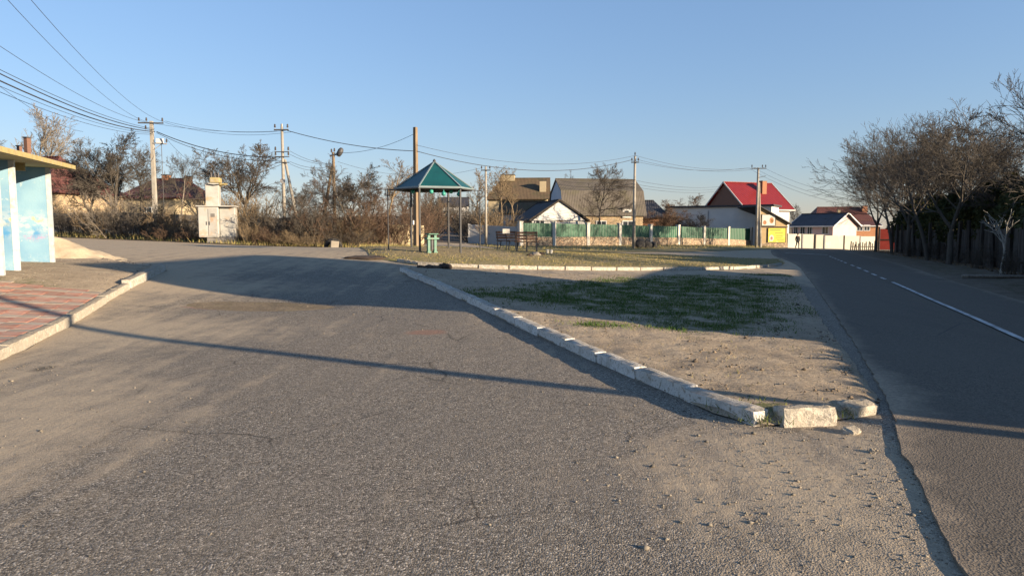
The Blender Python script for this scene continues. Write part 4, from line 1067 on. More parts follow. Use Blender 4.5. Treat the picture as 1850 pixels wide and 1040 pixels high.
# ---- houses on the left
p = gx(92, 62); ez = p.z
house('maroon_roof_house', 'house with big maroon roof behind the blue shelter', (p.x, p.y, ez), R(-14), 8.2, 8.5,
      [(4.2, hz(345, 59) - ez), (0, hz(284, 62) - ez)], 'brick', 'roof_maroon', hips=(2.2, 3.0), over=.4, wins=[('F', 1.2, 2.0, 1.1, 1.3), ('F', 3.0, 2.0, .8, 1.2), ('F', -1.5, 2.0, 1.1, 1.3)],
      chim=[(-1.45, -.5, hz(286, 62) - ez - .4, hz(250, 62) - ez, .38, 'w_brown'), (-3.3, .3, hz(286, 62) - ez - 1.2, hz(262, 62) - ez, .3, 'w_brown')])
p = gx(310, 78); ez = p.z
house('brown_roof_cottage', 'cottage with dull maroon roof and two chimneys behind the transformer', (p.x, p.y, ez), R(-8), 6.6, 8,
      [(4, hz(356, 75) - ez), (0, hz(323, 78) - ez)], 'w_cream', 'roof_maroon', hips=(1.8, 1.6), over=.4, chim=[(-.3, 0, hz(326, 78) - ez - .3, hz(317, 78) - ez, .7, 'chimney'), (2.4, 0, hz(330, 78) - ez - .3, hz(320, 78) - ez, .6, 'chimney')], wins=[('F', 0, 1.8, 1.2, 1.2)])
# the tall house off to the right that shades the road
p = G(16.2, 8.0)
house('roadside_house', 'plain grey rendered two storey house by the road beyond the right picture edge', (p.x, p.y, p.z), R(69), 6.6, 6.6,
      [(3.3, 6.5), (0, 7.0)], 'w_grey', 'roof_slate', over=.1, wins=[('F', 0, 1.8, 1.2, 1.3), ('F', 0, 4.4, 1.2, 1.3)])

p = G(18.3, 15.4)
house('roadside_garage', 'low grey garage building next to the house beyond the right picture edge', (p.x, p.y, p.z), R(69), 8.6, 5.0,
      [(2.5, 2.95), (0, 3.4)], 'w_grey', 'roof_slate', over=.1, wins=[('B', 1.5, 1.6, 1.1, .8)])

# ------------------------------------------------------------------ green fence on rubble plinth
gf = empty('green_fence', gx(938, 57), 0, 'green profiled sheet fence between whitewashed pillars on rubble plinth', 'fence')
g0 = gf.location.copy()
PX = [(940, 57.0), (999.5, 59.0), (1061, 61.2), (1118.5, 63.8), (1174.5, 67.0), (1224.5, 70.4), (1270.5, 74.0), (1314.5, 77.8), (1356, 81.5)]
PP = [gx(px, d) for px, d in PX]
TOP = [402, 402.5, 404, 405, 407, 408, 410, 411, 412]
for k, (p, t) in enumerate(zip(PP, TOP)):
    top = hz(t, p.y) - g0.z; c = p - g0; a = .17
    dirv = (PP[min(k + 1, 8)] - PP[max(k - 1, 0)]).normalized()
    o_ = MB().box(-a, a, -a, a, -.4, top - c.z + .05).build('pillar', MAT['pillar'], gf, c, (0, 0, math.atan2(dirv.y, dirv.x)))
    MB().box(-a - .03, a + .03, -a - .03, a + .03, top - c.z + .053, top - c.z + .12).build('pillar_cap', MAT['pillar'], o_)
for k in range(8):
    a, b = PP[k] - g0, PP[k + 1] - g0; d = b - a; u = d.normalized(); n_ = Vector((u.y, -u.x, 0))
    a2, b2 = a + u * .19, b - u * .19; Ln = (b2 - a2).length; ph = .78
    za, zb = hz(TOP[k] + 1, PP[k].y) - g0.z, hz(TOP[k + 1] + 1, PP[k + 1].y) - g0.z
    mb = MB(); m0 = int(Ln / .09); vs = []
    for j in range(m0 + 1):
        q_ = a2.lerp(b2, j / m0) + n_ * (.028 if j % 4 in (1, 2) else 0); zt = za + (zb - za) * j / m0; zl = a.z + (b.z - a.z) * j / m0 + ph
        vs += [(q_.x, q_.y, zl), (q_.x, q_.y, zt)]
    mb.add(vs, [(2 * j, 2 * j + 2, 2 * j + 3, 2 * j + 1) for j in range(m0)])
    o_ = mb.build('sheet_panel', MAT['fence_green'], gf)
    sd = o_.modifiers.new('thick', 'SOLIDIFY'); sd.thickness = .012
    w_ = MB(); q0 = a2 + n_ * .12; q1 = b2 + n_ * .12; r0 = a2 - n_ * .12; r1 = b2 - n_ * .12
    w_.add([(v.x, v.y, v.z - .4) for v in (q0, q1, r1, r0)] + [(v.x, v.y, v.z + ph - .01) for v in (q0, q1, r1, r0)], [(0, 1, 5, 4), (1, 2, 6, 5), (2, 3, 7, 6), (3, 0, 4, 7), (4, 5, 6, 7)])
    w_.build('plinth', MAT['rubble'], gf)
# black rubbish bags beside the concrete pole
def lump(name, p, r, sz, seed, mat, label, cat, squash=.6, group=None):
    bm = bmesh.new(); bmesh.ops.create_icosphere(bm, subdivisions=3, radius=1)
    for v in bm.verts:
        c = v.co.copy(); v.co = c * (1 + .22 * noise.noise(c * 1.7 + Vector((seed, 0, 0))) + .1 * noise.noise(c * 5 + Vector((0, seed, 0)))); v.co.x *= r; v.co.y *= r * sz; v.co.z = max(v.co.z, -.45) * r * squash
    me = bpy.data.meshes.new(name); bm.to_mesh(me); bm.free(); me.polygons.foreach_set('use_smooth', [True] * len(me.polygons))
    o_ = link(name, me, MAT[mat]); o_.location = p; return tag(o_, label, cat, group)
for k, (px, d, r) in enumerate(((1155, 57, .55), (1168, 57.6, .5), (1179, 58.2, .4))):
    p = gx(px, d); lump('rubbish_bag', p + Vector((0, 0, r * .4)), r, .9, k * 3.3, 'tyre', ['biggest black rubbish bag right beside the pale concrete pole', 'middle black rubbish bag at the foot of the green fence', 'rightmost small black rubbish bag at the foot of the green fence'][k], 'rubbish bag', .95)

# ------------------------------------------------------------------ white fence at the bend, red gate, stakes
wf = empty('white_fence', gx(1420, 84), 0, 'long white sheet fence at the road bend with dappled light', 'fence')
w0 = wf.location.copy()
WX = [(1421, 83), (1449, 84), (1472, 84.5), (1489, 85), (1524, 86), (1553, 87), (1583, 88)]
WT = [422.5, 423, 424, 425.5, 426, 427, 428]
for k in range(6):
    a, b = gx(*WX[k]) - w0, gx(*WX[k + 1]) - w0; u = (b - a).normalized(); n_ = Vector((u.y, -u.x, 0))
    za, zb = hz(WT[k], WX[k][1]) - w0.z, hz(WT[k], WX[k + 1][1]) - w0.z
    a2, b2 = a + u * .05, b - u * .05
    w_ = MB(); w_.add([(a2.x, a2.y, a2.z - .3), (b2.x, b2.y, b2.z - .3), (b2.x, b2.y, zb), (a2.x, a2.y, za)], [(0, 1, 2, 3)])
    o_ = w_.build('sheet_panel', MAT['fence_white'], wf); o_.modifiers.new('thick', 'SOLIDIFY').thickness = .06
    q_ = a + n_ * .06; MB().box(q_.x - .07, q_.x + .07, q_.y - .07, q_.y + .07, a.z - .3, za + .06).build('post', MAT['metal_grey'] if k % 2 else MAT['post_dark'], wf)
rp = gx(1607, 60)
rg = empty('red_gate', rp, R(-20), 'red painted metal gate glimpsed between the dark trunks', 'gate')
MB().box(-.75, .75, -.03, .03, .1, 1.9).build('panel', MAT['red_panel'], rg)
for x_ in (-.85, .85): MB().box(x_ - .06, x_ + .06, -.06, .06, -.3, 2.05).build('post', MAT['post_dark'], rg)
MB().box(-.75, .75, -.06, -.032, .9, 1.0).build('rail', MAT['post_dark'], rg)
sf = empty('picket_fence', gx(1537, 62), 0, 'low broken fence of dark stakes beside the road bend', 'fence')
s0 = sf.location.copy()
for k in range(13):
    p = gx(1537 + k * 3.6, 62 + k * .2) - s0; h_ = random.uniform(.45, .85)
    b_ = MB(); b_.box(-.045, .045, -.02, .02, -.2, h_); o_ = b_.build('stake', MAT['post_dark'], sf, p, (0, random.gauss(0, .06), random.uniform(-.4, .4)))
a, b = gx(1537, 62) - s0, gx(1580, 64.4) - s0
MB().bar(a + Vector((0, 0, .32)), b + Vector((0, 0, .3)), .04, .07).build('rail', MAT['post_dark'], sf)

# ------------------------------------------------------------------ the dark fence and hedge on the right
def road_side(t, off):  # t metres along the right road edge from its near end
    L = [Vector(p) for p in RR]
    for k in range(len(L) - 1):
        s = (L[k + 1] - L[k]).length
        if t <= s or k == len(L) - 2:
            d = (L[k + 1] - L[k]).normalized(); q_ = L[k] + d * t; return q_ + Vector((d.y, -d.x)) * off
        t -= s
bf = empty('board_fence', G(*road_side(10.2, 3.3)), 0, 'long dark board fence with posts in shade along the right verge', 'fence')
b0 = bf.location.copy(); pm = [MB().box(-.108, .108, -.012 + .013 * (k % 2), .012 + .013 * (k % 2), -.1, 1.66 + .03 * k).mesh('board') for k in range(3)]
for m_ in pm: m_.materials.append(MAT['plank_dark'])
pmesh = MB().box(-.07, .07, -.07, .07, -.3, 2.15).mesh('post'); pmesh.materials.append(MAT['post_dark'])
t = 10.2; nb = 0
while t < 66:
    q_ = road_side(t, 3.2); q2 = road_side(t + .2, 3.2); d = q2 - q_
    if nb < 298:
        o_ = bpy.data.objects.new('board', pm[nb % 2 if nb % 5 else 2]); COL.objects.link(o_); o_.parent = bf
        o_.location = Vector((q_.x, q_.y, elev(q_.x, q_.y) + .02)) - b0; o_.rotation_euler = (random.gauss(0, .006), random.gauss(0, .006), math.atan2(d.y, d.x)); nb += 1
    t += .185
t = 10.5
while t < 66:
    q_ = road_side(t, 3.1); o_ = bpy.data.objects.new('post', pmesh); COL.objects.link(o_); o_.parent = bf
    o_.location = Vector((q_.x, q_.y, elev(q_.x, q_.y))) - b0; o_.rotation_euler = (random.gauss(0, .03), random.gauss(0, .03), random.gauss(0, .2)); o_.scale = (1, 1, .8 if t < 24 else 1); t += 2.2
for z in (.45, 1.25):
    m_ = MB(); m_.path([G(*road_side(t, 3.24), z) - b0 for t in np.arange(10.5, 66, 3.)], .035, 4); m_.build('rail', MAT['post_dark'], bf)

# ------------------------------------------------------------------ bus shelter
q1, q2, q3 = gx(3, 15.0), gx(33, 17.1), gx(96, 19.2)
sd_ = (q3 - q1); sd_.z = 0; slen = sd_.length; sd_.normalize(); srz = math.atan2(sd_.y, sd_.x)
sh = empty('bus_shelter', G(q1.x, q1.y, .02), srz, 'blue painted concrete bus shelter with yellow roof slab at the left edge', 'bus shelter')
# local x runs along the shelter away from the camera, local +y points away from the road
def sloc(x, y): 
    p = sh.location + Vector((sd_.x * x - sd_.y * y, sd_.y * x + sd_.x * y, 0)); return elev(p.x, p.y) - sh.location.z
xs3 = [0, .26 * slen, slen]
top = hz(291, 17.1) - sh.location.z
for x in xs3 + [-2.15]:
    z0 = sloc(x, .6) - .1
    w_ = MB(); w_.box(x - .07, x + .07, .081, 1.62, z0, top + (x - 2) * .035 - .06); w_.build('side_wall', MAT['shelter'], sh)
    e_ = MB(); e_.box(x - .075, x + .075, -.02, .08, z0, top + (x - 2) * .035 - .06); e_.build('wall_edge', MAT['shelter_edge'], sh)
MB().box(-2.2, slen + .07, 1.625, 1.77, -.3, top - .02).build('back_wall', MAT['shelter'], sh)
r_ = MB(); r_.slab([(-2.6, -.5, top - .08), (slen + .75, -.5, top + .17), (slen + .75, 2.2, top + .17), (-2.6, 2.2, top - .08)], .11); ro = r_.build('roof', MAT['shelter_roof'], sh)
MB().slab([(-2.5, -.42, top - .065), (slen + .65, -.42, top + .18), (slen + .65, 2.1, top + .18), (-2.5, 2.1, top - .065)], .01).build('roof_felt', MAT['roof_rust'], ro)
MB().box(.3, .42, .1, 1.6, top - .22, top + .0).build('beam', MAT['shelter_roof'], sh)
MB().box(2.5, 2.62, .1, 1.6, top - .22, top + .0).build('beam', MAT['shelter_roof'], sh)
MB().box(.2, slen - .2, 1.2, 1.6, sloc(2, 1.4) + .38, sloc(2, 1.4) + .44).build('bench_seat', MAT['wood'], sh)

# ------------------------------------------------------------------ sand heap
bm = bmesh.new(); bmesh.ops.create_grid(bm, x_segments=44, y_segments=44, size=1)
c0 = gx(122, 21.6)
ax = Vector((1.0, .12, 0)).normalized()
for v in bm.verts:
    x, y = v.co.x * 2.6, v.co.y * 2.0; rr = math.hypot((x + .55) / (1.15 if x < -.55 else 2.0), y / 1.25)
    h_ = .68 * max(0, 1 - rr ** 1.25) ** 1.05 + .13 * noise.noise((x * 1.9, y * 1.9, 1)) * (rr < 1.1) + .05 * noise.noise((x * 6, y * 6, 3)) * (rr < 1.2)
    e = elev(c0.x + x, c0.y + y) - c0.z
    v.co = Vector((x, y, e + .035 + h_ - (.06 if rr > 1.15 else 0) - max(0, rr - 1.1) * .1))
me = bpy.data.meshes.new('sand_heap'); bm.to_mesh(me); bm.free(); me.polygons.foreach_set('use_smooth', [True] * len(me.polygons))
tag(link('sand_heap', me, MAT['sand'], None, c0), 'low heap of pale yellow sand just beyond the bus shelter', 'sand heap')

# ------------------------------------------------------------------ gazebo
gz0 = gx(786, 27.2, .1)
gb = empty('gazebo', gz0, R(0), 'open hexagonal gazebo with green pyramid roof on slim dark posts', 'gazebo')
eave = hz(341, 27.2) - gz0.z; apex = hz(292, 27.2) - gz0.z
Rp, Rr = 1.78, 1.56
def hexp(k, r, z):
    a = R(-75 + 60 * k) ; return Vector((r * math.sin(a), -r * math.cos(a), z))
pm_ = MB().cyl((0, 0, -.3), (0, 0, eave + .02), .042, .042, 8).mesh('post'); pm_.materials.append(MAT['metal_dark'])
pt_ = MB().cyl((0, 0, -.3), (0, 0, eave - .02), .024, .024, 7).mesh('post'); pt_.materials.append(MAT['metal_dark'])
for k in range(6):
    thin = k in (0, 3); rr = 1.83 if thin else 1.55
    p = hexp(k, rr, 0); w = gz0 + p
    o_ = link('post', pt_ if thin else pm_, None, gb, (p.x, p.y, elev(w.x, w.y) + .1 - gz0.z))
    if thin:   # lantern-like cage near the top
        c_ = MB(); zc = eave - .3
        for s in (-1, 1):
            for q in (-1, 1): c_.bar((p.x + s * .09, p.y + q * .09, zc), (p.x + s * .09, p.y + q * .09, zc + .24), .018, .018)
        for z in (zc, zc + .24):
            for s in (-1, 1):
                c_.bar((p.x - .09, p.y + s * .09, z), (p.x + .09, p.y + s * .09, z), .016, .016); c_.bar((p.x + s * .09, p.y - .09, z), (p.x + s * .09, p.y + .09, z), .016, .016)
        c_.build('cage', MAT['metal_dark'], gb)
    f_ = MB(); a, b = hexp(k, 1.5, eave - .04), hexp((k + 1) % 6, 1.5, eave - .04); f_.bar(a, b, .05, .07); f_.build('ring_beam', MAT['metal_dark'], gb)
    MB().slab([hexp(k, Rr, eave), hexp((k + 1) % 6, Rr, eave), Vector((0, 0, apex))], .03).build('roof_panel', MAT['gazebo_roof'], gb)
    MB().bar(hexp(k, Rr + .02, eave + .015), Vector((0, 0, apex + .015)), .05, .03).build('ridge_trim', MAT['ridge_trim'], gb)
    MB().bar(hexp(k, Rr + .012, eave - .015), hexp((k + 1) % 6, Rr + .012, eave - .015), .02, .07).build('fascia', MAT['ridge_trim'], gb)
for k in range(3):
    MB().bar(hexp(k, 1.5, eave - .06), hexp(k + 3, 1.5, eave - .06), .04, .05).build('tie_beam', MAT['metal_dark'], gb)
MB().lathe([(.0, 0), (.07, 0), (.05, .06), (.015, .1), (0, .1)], 10, (0, 0, apex)).build('finial', MAT['metal_dark'], gb)
a0, a3 = hexp(0, 1.83, eave - .06), hexp(3, 1.83, eave - .06)
MB().bar(a0, hexp(5, 1.62, eave - .06), .03, .03).build('side_bar', MAT['metal_dark'], gb)
MB().bar(a3 , hexp(2, 1.62, eave - .06), .03, .03).build('side_bar', MAT['metal_dark'], gb)
MB().bar(a0 , hexp(1, 1.62, eave - .06), .03, .03).build('side_bar', MAT['metal_dark'], gb)
MB().bar(a3, a3 + Vector((.5, .2, 0)), .03, .03).build('side_bar', MAT['metal_dark'], gb)
names = ['leftmost', 'second from left', 'third from left', 'fourth from left', 'fifth from left', 'rightmost']
for k, (px, py, d) in enumerate(((746, 342, 26.6), (759, 341, 27.8), (779, 342, 26.0), (801.5, 346, 25.9), (815, 342, 27), (829, 347, 26.2))):
    p = at(px, py + 4, d); b_ = MB(); n_ = 12
    b_.lathe([(.085 * math.sin(t * math.pi / 8), -.085 * math.cos(t * math.pi / 8)) for t in range(9)], 14); b_.cyl((0, 0, .07), (0, 0, .14), .02, .02, 6)
    tag(b_.build('hanging_ball', MAT['teal'], None, p, smooth=True), 'turquoise ball hanging under the gazebo eaves, ' + names[k], 'ball', 'balls under the gazebo eaves')
# green bin under the gazebo
bp = gx(780, 25.6, .12)
bn = empty('litter_bin', bp, R(35), 'green litter bin with two uprights under the gazebo', 'litter bin')
for s in (-1, 1):
    MB().box(s * .135 - .05, s * .135 + .05, -.05, .05, -.1, .68).build('upright', MAT['bin_green'], bn)
    MB().box(s * .135 - .075, s * .135 + .075, -.075, .075, -.1, .05).build('foot', MAT['bin_green'], bn)
MB().lathe([(.0, .1), (.075, .1), (.08, .12), (.08, .5), (0, .5)], 14, (0, .02, 0)).build('bucket', MAT['metal_dark'], bn)
MB().box(-.25, .25, -.13, .13, .5, .56).build('collar', MAT['bin_green'], bn)
MB().box(-.21, .21, -.16, .16, .68, .72).build('lid', MAT['bin_green'], bn, bevel=.01)

# ------------------------------------------------------------------ benches
def bench(loc, rz, label, L=1.5):
    b_ = empty('park_bench', loc, rz, label, 'bench', 'benches by the gazebo')
    for k, (y, z) in enumerate(((-.20, .44), (-.06, .44), (.08, .45))):
        MB().box(-L / 2, L / 2, y - .055, y + .055, z, z + .035).build('seat_slat', MAT['bench_wood'], b_)
    for k, z in enumerate((.55, .68, .81)):
        MB().box(-L / 2 + .05, L / 2 - .05, .2 + k * .03, .228 + k * .03, z, z + .1).build('back_slat', MAT['bench_wood'], b_)
    for s in (-.8, 0, .8):
        x = s * L / 2
        f_ = MB(); f_.bar((x, .30, .92), (x, .18, .45), .035, .035); f_.bar((x, -.25, .435), (x, .2, .435), .035, .035); f_.build('side_frame', MAT['metal_dark'], b_)
        MB().bar((x, -.22, .42), (x, .02, -.1), .035, .035).build('leg', MAT['metal_dark'], b_)
        MB().bar((x, .18, .45), (x, .26, -.1), .035, .035).build('leg', MAT['metal_dark'], b_)
    return b_
bench(gx(918, 32.6, .1), R(158), 'brown slatted bench nearer the gazebo, left of the pair', 1.15)
bench(gx(952, 30.4, .1), R(172), 'brown slatted bench farther from the gazebo, right of the pair', 1.1)
p = gx(914, 31.9, .58); o_ = MB().box(-.17, .17, -.06, .06, 0, .22).build('white_box', MAT['white_wash'], None, p + Vector((0, 0, .3)), (0, 0, R(10)), bevel=.015); tag(o_, 'small white box perched on top of the left bench back', 'box')
for k, px in enumerate((989, 996)):
    p = gx(px, 30.5, .1); o_ = MB().lathe([(0, -.05), (.06, -.05), (.055, .12), (.075, .125), (.075, .17), (0, .18)], 9).build('stone_bollard', MAT['white_wash'], None, p, smooth=False)
    tag(o_, ['left one of two tiny white stumps on the lawn right of the benches', 'right one of two tiny white stumps on the lawn right of the benches'][k], 'stump', 'white stumps on the lawn')
for k, (px, py, r) in enumerate(((968, 466, .2), (978, 465, .14), (957, 468, .12))):
    p = gp(px, py); lump('rubble_clod', p + Vector((0, 0, .14)), r, .8, 20 + k, 'wall_conc' if k == 0 else 'log', ['pale lump of rubble on bare earth below the right bench', 'dark clod right of the pale rubble lump', 'dark clod left of the pale rubble lump'][k], 'rubble', .55)
# half-buried tyre with concrete block
def half_tyre(px, d, label, r=.52, rz=0):
    p = gx(px, d, .05); m_ = MB(); n_, k_ = 20, 8; vs = []
    for i_ in range(n_ + 1):
        a = math.pi * i_ / n_
        for j in range(k_):
            b = 2 * math.pi * j / k_; rr = r - .12 + .12 * math.cos(b); vs.append((rr * math.cos(a), .1 * math.sin(b), rr * math.sin(a)))
    m_.add(vs, [(i_ * k_ + j, i_ * k_ + (j + 1) % k_, (i_ + 1) * k_ + (j + 1) % k_, (i_ + 1) * k_ + j) for i_ in range(n_) for j in range(k_)])
    tag(m_.build('half_tyre', MAT['tyre'], None, p, (0, 0, rz), True), label, 'tyre')
half_tyre(602, 38.5, 'black tyre half buried upright at the edge of the shrubs', .5, R(10))
p = gx(604, 38.2, .05); tag(MB().box(-.22, .22, -.12, .12, -.1, .34).build('concrete_block', MAT['wall_conc'], None, p, (0, .1, R(20)), bevel=.04), 'pale concrete block standing inside the half buried tyre', 'block')
# low dirt lump, shadow put into its dark colour; log at the island tip
lump('dirt_shadow_lump', gp(668, 466) + Vector((0, 0, .0)), 1.0, .75, 7.7, 'log', 'flat dirt lump darkened to paint in a shadow at the left tip of the far island', 'dirt and shadow lump', .09)
for k, (px, py, L_, rz, r_) in enumerate(((775, 489, .75, R(4), .09), (803, 488, .38, R(-10), .12))):
    p = gp(px, py); m_ = MB(); m_.path([(-L_ / 2 + L_ * t / 6, .03 * math.sin(t * 1.7), .02 * math.cos(t * 2)) for t in range(7)], [r_ * f for f in (.8, 1, .9, 1.05, .95, 1, .75)], 9)
    tag(m_.build('charred_log', MAT['log'], None, p + Vector((0, 0, r_ * .6 + .03)), (0, 0, rz), True), ['longer charred log lying at the far end of the near island', 'short thick charred log right of the longer one'][k], 'log')

# ------------------------------------------------------------------ poles
def insulators(root, pts):
    for p in pts:
        i_ = MB(); i_.cyl(p, (p[0], p[1], p[2] + .12), .014, .014, 6); i_.lathe([(0, .1), (.05, .1), (.065, .16), (.045, .2), (.055, .26), (.03, .31), (0, .32)], 10, p); i_.build('insulator', MAT['porcelain'], root)
def pole(name, label, px, d, toppy, mat='concrete', r=.11, arm=None, arm_z=.35, lean=0, group=None, r2=.08, square=False, rz=0):
    b_ = gx(px, d); h_ = hz(toppy, d) - b_.z
    root = empty(name, b_, rz, label, 'utility pole', group)
    m_ = MB()
    if square:
        for (z0, z1, w0, w1) in ((-.4, h_, r, r2),):
            m_.add([(s * w0, t * w0, z0) for s, t in ((-1, -1), (1, -1), (1, 1), (-1, 1))] + [(s * w1 + lean, t * w1, z1) for s, t in ((-1, -1), (1, -1), (1, 1), (-1, 1))], [(3, 2, 1, 0), (4, 5, 6, 7), (0, 1, 5, 4), (1, 2, 6, 5), (2, 3, 7, 6), (3, 0, 4, 7)])
    else: m_.cyl((0, 0, -.4), (lean, 0, h_), r, r2, 12)
    m_.build('shaft', MAT[mat], root, smooth=not square, bevel=.015 if square else 0)
    if arm:
        z = h_ - arm_z; a = MB(); a.box(-arm / 2, arm / 2, -.16, -.09, z, z + .08); ao = a.build('crossarm', MAT['metal_dark'], root)
        insulators(root, [(-arm / 2 + .06, -.125, z + .08), (arm / 2 - .06, -.125, z + .08)] + ([(-arm / 6, -.125, z + .08)] if arm > 1.5 else []))
    return root, b_, h_
pA, bA, hA = pole('utility_pole', 'stout concrete pole with crossarm standing in the left shrubs', 283, 46, 219, r=.14, r2=.1, arm=1.6, arm_z=.18, square=True, rz=R(6))
m_ = MB(); m_.bar((.1, -.12, hA - 1.45), (.95, -.12, hA - 1.5), .05, .07); m_.bar((.1, -.12, hA - 1.9), (.6, -.12, hA - 1.52), .035, .035); m_.build('bracket', MAT['metal_grey'], pA)
m_ = MB(); m_.box(.3, .75, -.22, -.02, hA - 1.45, hA - 1.15); m_.build('switch_box', MAT['w_white'], pA, bevel=.02)
MB().cyl((.62, -.12, hA - 1.5), (.6, -.12, 1.2), .02, .02, 6).build('rod', MAT['metal_dark'], pA)
insulators(pA, [(-.3, -.2, hA - .62), (.95, -.12, hA - 1.47)])
pB, bB, hB = pole('utility_pole', 'pale concrete pole with cable brackets and a leaning brace in the shrubs', 515, 43, 229, r=.12, r2=.08, arm=.9, arm_z=.25)
MB().cyl((1.05, .2, -.3), (.12, .05, hB - 2.0), .11, .08, 10).build('brace', MAT['concrete'], pB)
m_ = MB()
for z in (1.55, 1.85, 2.2): m_.bar((-.45, -.12, hB - z), (.45, -.12, hB - z), .05, .05)
m_.build('cable_bracket', MAT['metal_dark'], pB)
insulators(pB, [(s * .4, -.12, hB - z) for s in (-1, 1) for z in (1.55, 1.85)])
MB().cyl((0, -.15, hB - 3.35), (0, -.1, hB - 3.35), .16, .16, 16).build('coil', MAT['metal_grey'], pB)
MB().lathe([(0, 0), (.07, 0), (.07, .16), (0, .18)], 10, (0, 0, hB)).build('cap', MAT['porcelain'], pB)
# wooden A-frame with lamp
cb = gx(603, 47); hC = hz(275, 47) - cb.z
pC = empty('lamp_pole', cb, 0, 'old wooden A frame pole with street lamp head above the bushes', 'lamp pole')
MB().cyl((.12, 0, -.3), (.1, 0, hC), .12, .09, 10).build('shaft', MAT['wood'], pC)
MB().cyl((-1.1, .1, -.3), (.0, .05, hC - .9), .12, .09, 10).build('brace', MAT['wood'], pC)
MB().bar((-.1, -.05, hC - .25), (.5, -.05, hC - .1), .08, .1).build('arm', MAT['metal_dark'], pC)
lm = MB(); lm.lathe([(0, -.34), (.14, -.3), (.19, -.1), (.19, .1), (.12, .26), (0, .3)], 14); lo = lm.build('lamp_head', MAT['metal_dark'], pC, (.58, -.05, hC + .02), (0, R(28), 0), True)
MB().lathe([(0, -.36), (.11, -.345), (.12, -.32), (0, -.31)], 12).build('lamp_glass', MAT['lampglass'], lo)
insulators(pC, [(.0, -.08, hC - .1), (.2, -.08, hC - .05)])
pD, bD, hD = pole('utility_pole', 'tall bare pole with bright sunlit right side beside the gazebo', 752, 41.5, 230, mat='wood', r=.135, r2=.1, lean=.03, square=True, rz=R(-32))
MB().cyl((-.32, -.1, -.3), (-.3, -.1, 1.25), .06, .06, 10).build('guard_pipe', MAT['metal_grey'], pD)
MB().box(-.2, .0, -.26, -.17, 1.5, 1.75).build('meter_box', MAT['w_white'], pD)
pE, bE, hE = pole('utility_pole', 'slender concrete pole at the mouth of the side street', 878, 57, 301, r=.12, r2=.08, arm=.8)
pF, bF, hF = pole('utility_pole', 'pale concrete pole in front of the green fence beside the rubbish bags', 1145, 55.5, 282, r=.14, r2=.09, arm=.62, arm_z=.55, rz=R(-6))
insulators(pF, [(0, 0, hF)]); 
m_ = MB()
for z in (1.9, 2.25, 2.5): m_.bar((-.25, -.14, hF - z), (.05, -.14, hF - z), .04, .04)
m_.build('hook', MAT['metal_dark'], pF)
pG, bG, hG = pole('utility_pole', 'concrete pole with crossarm and brace before the red roofed house', 1366, 67, 303, 'concrete', r=.14, r2=.1, arm=1.45, arm_z=.12)
MB().cyl((.55, .3, -.3), (.12, .05, hG - 1.4), .13, .1, 10).build('brace', MAT['concrete'], pG)
MB().bar((.05, -.1, hG - .95), (.7, -.1, hG - .8), .05, .05).build('lamp_arm', MAT['metal_dark'], pG)
insulators(pG, [(.35, -.125, hG - .04)])
# poles outside the frame: one throws the long shadow over the lot, one carries the wires
zp = G(11.5, 1.55); po = empty('utility_pole', zp, 0, 'concrete pole beyond the right picture edge, seen only by its long shadow', 'utility pole')
MB().cyl((0, 0, -.4), (0, 0, 8.2), .13, .1, 12).build('shaft', MAT['concrete'], po)

# ------------------------------------------------------------------ wires
WN = {}
ORD = ['first', 'second', 'third', 'fourth']
def wire(a, b, sag, label, r=.011, group=None, name='overhead_wire', n=20):
    if group:
        WN[label] = WN.get(label, -1) + 1; label = label + ', ' + ORD[WN[label]] + ' from its top'
    a, b = Vector(a), Vector(b); m_ = MB()
    m_.path([a.lerp(b, t / n) - Vector((0, 0, 4 * sag * (t / n) * (1 - t / n))) for t in range(n + 1)], r, 4)
    return tag(m_.build(name, MAT['wire'], smooth=True), label, 'cable', group)
A = lambda px, py, d: at(px, py, d)
gA = 'thin wires from the crossarm pole to the top left'
for q0, q1, sag in (((268, 221, 46), (-120, -150, 13.5), .7), ((299, 221, 46), (-70, -150, 13.5), .75), ((283, 224, 46), (-150, -20, 15), .6)):
    wire(A(*q0), A(*q1), sag, 'thin wire climbing steeply from crossarm pole to top left', .009, gA)
for q0, q1, sag, r_ in (((278, 235, 45.8), (-260, -4, 16), .55, .022), ((280, 238, 45.8), (-260, 15, 16), .6, .026), ((279, 233, 45.8), (-260, -12, 16), .5, .012)):
    wire(A(*q0), A(*q1), sag, 'thick black cable of the bundle at the left edge', r_, 'cable bundle at the left edge')
for q0, q1, sag in (((276, 241, 45.8), (-260, 30, 17), .6), ((276, 243, 45.8), (-260, 45, 17), .65)):
    wire(A(*q0), A(*q1), sag, 'lower thin wire below the thick cable bundle at the left edge', .01, 'lower wires at the left edge')
wire(A(150, 238, 60), A(-40, 125, 30), .5, 'lone faint wire sloping down behind the bus shelter to the left trees', .012)
# A - B
for q0, q1, sag, r_ in (((268, 221, 46), (500, 237, 43), .25, .009), ((299, 219, 46), (516, 236, 43), .35, .009), ((299, 222, 46), (530, 238, 43), .45, .009)):
    wire(A(*q0), A(*q1), sag, 'thin wire between crossarm pole and pale braced pole', r_, 'wires between the two left poles')
wire(A(283, 238, 45.8), A(508, 284, 42.9), .45, 'thick cable dropping from crossarm pole to braced pole bracket', .026)
wire(A(283, 240, 45.8), A(508, 290, 42.9), .55, 'second thick cable just below the dropping one towards the braced pole', .016)
wire(A(300, 250, 45.8), A(377, 313, 41.5), .25, 'slack cable dropping from crossarm pole bracket to transformer stack', .012)
for k, (y0, y1) in enumerate(((284, 326), (291, 328), (297, 333))):
    wire(A(508, y0, 42.9), A(398, y1, 41.3), .12, 'cable running from braced pole down to transformer stack', .014, 'cables to the transformer')
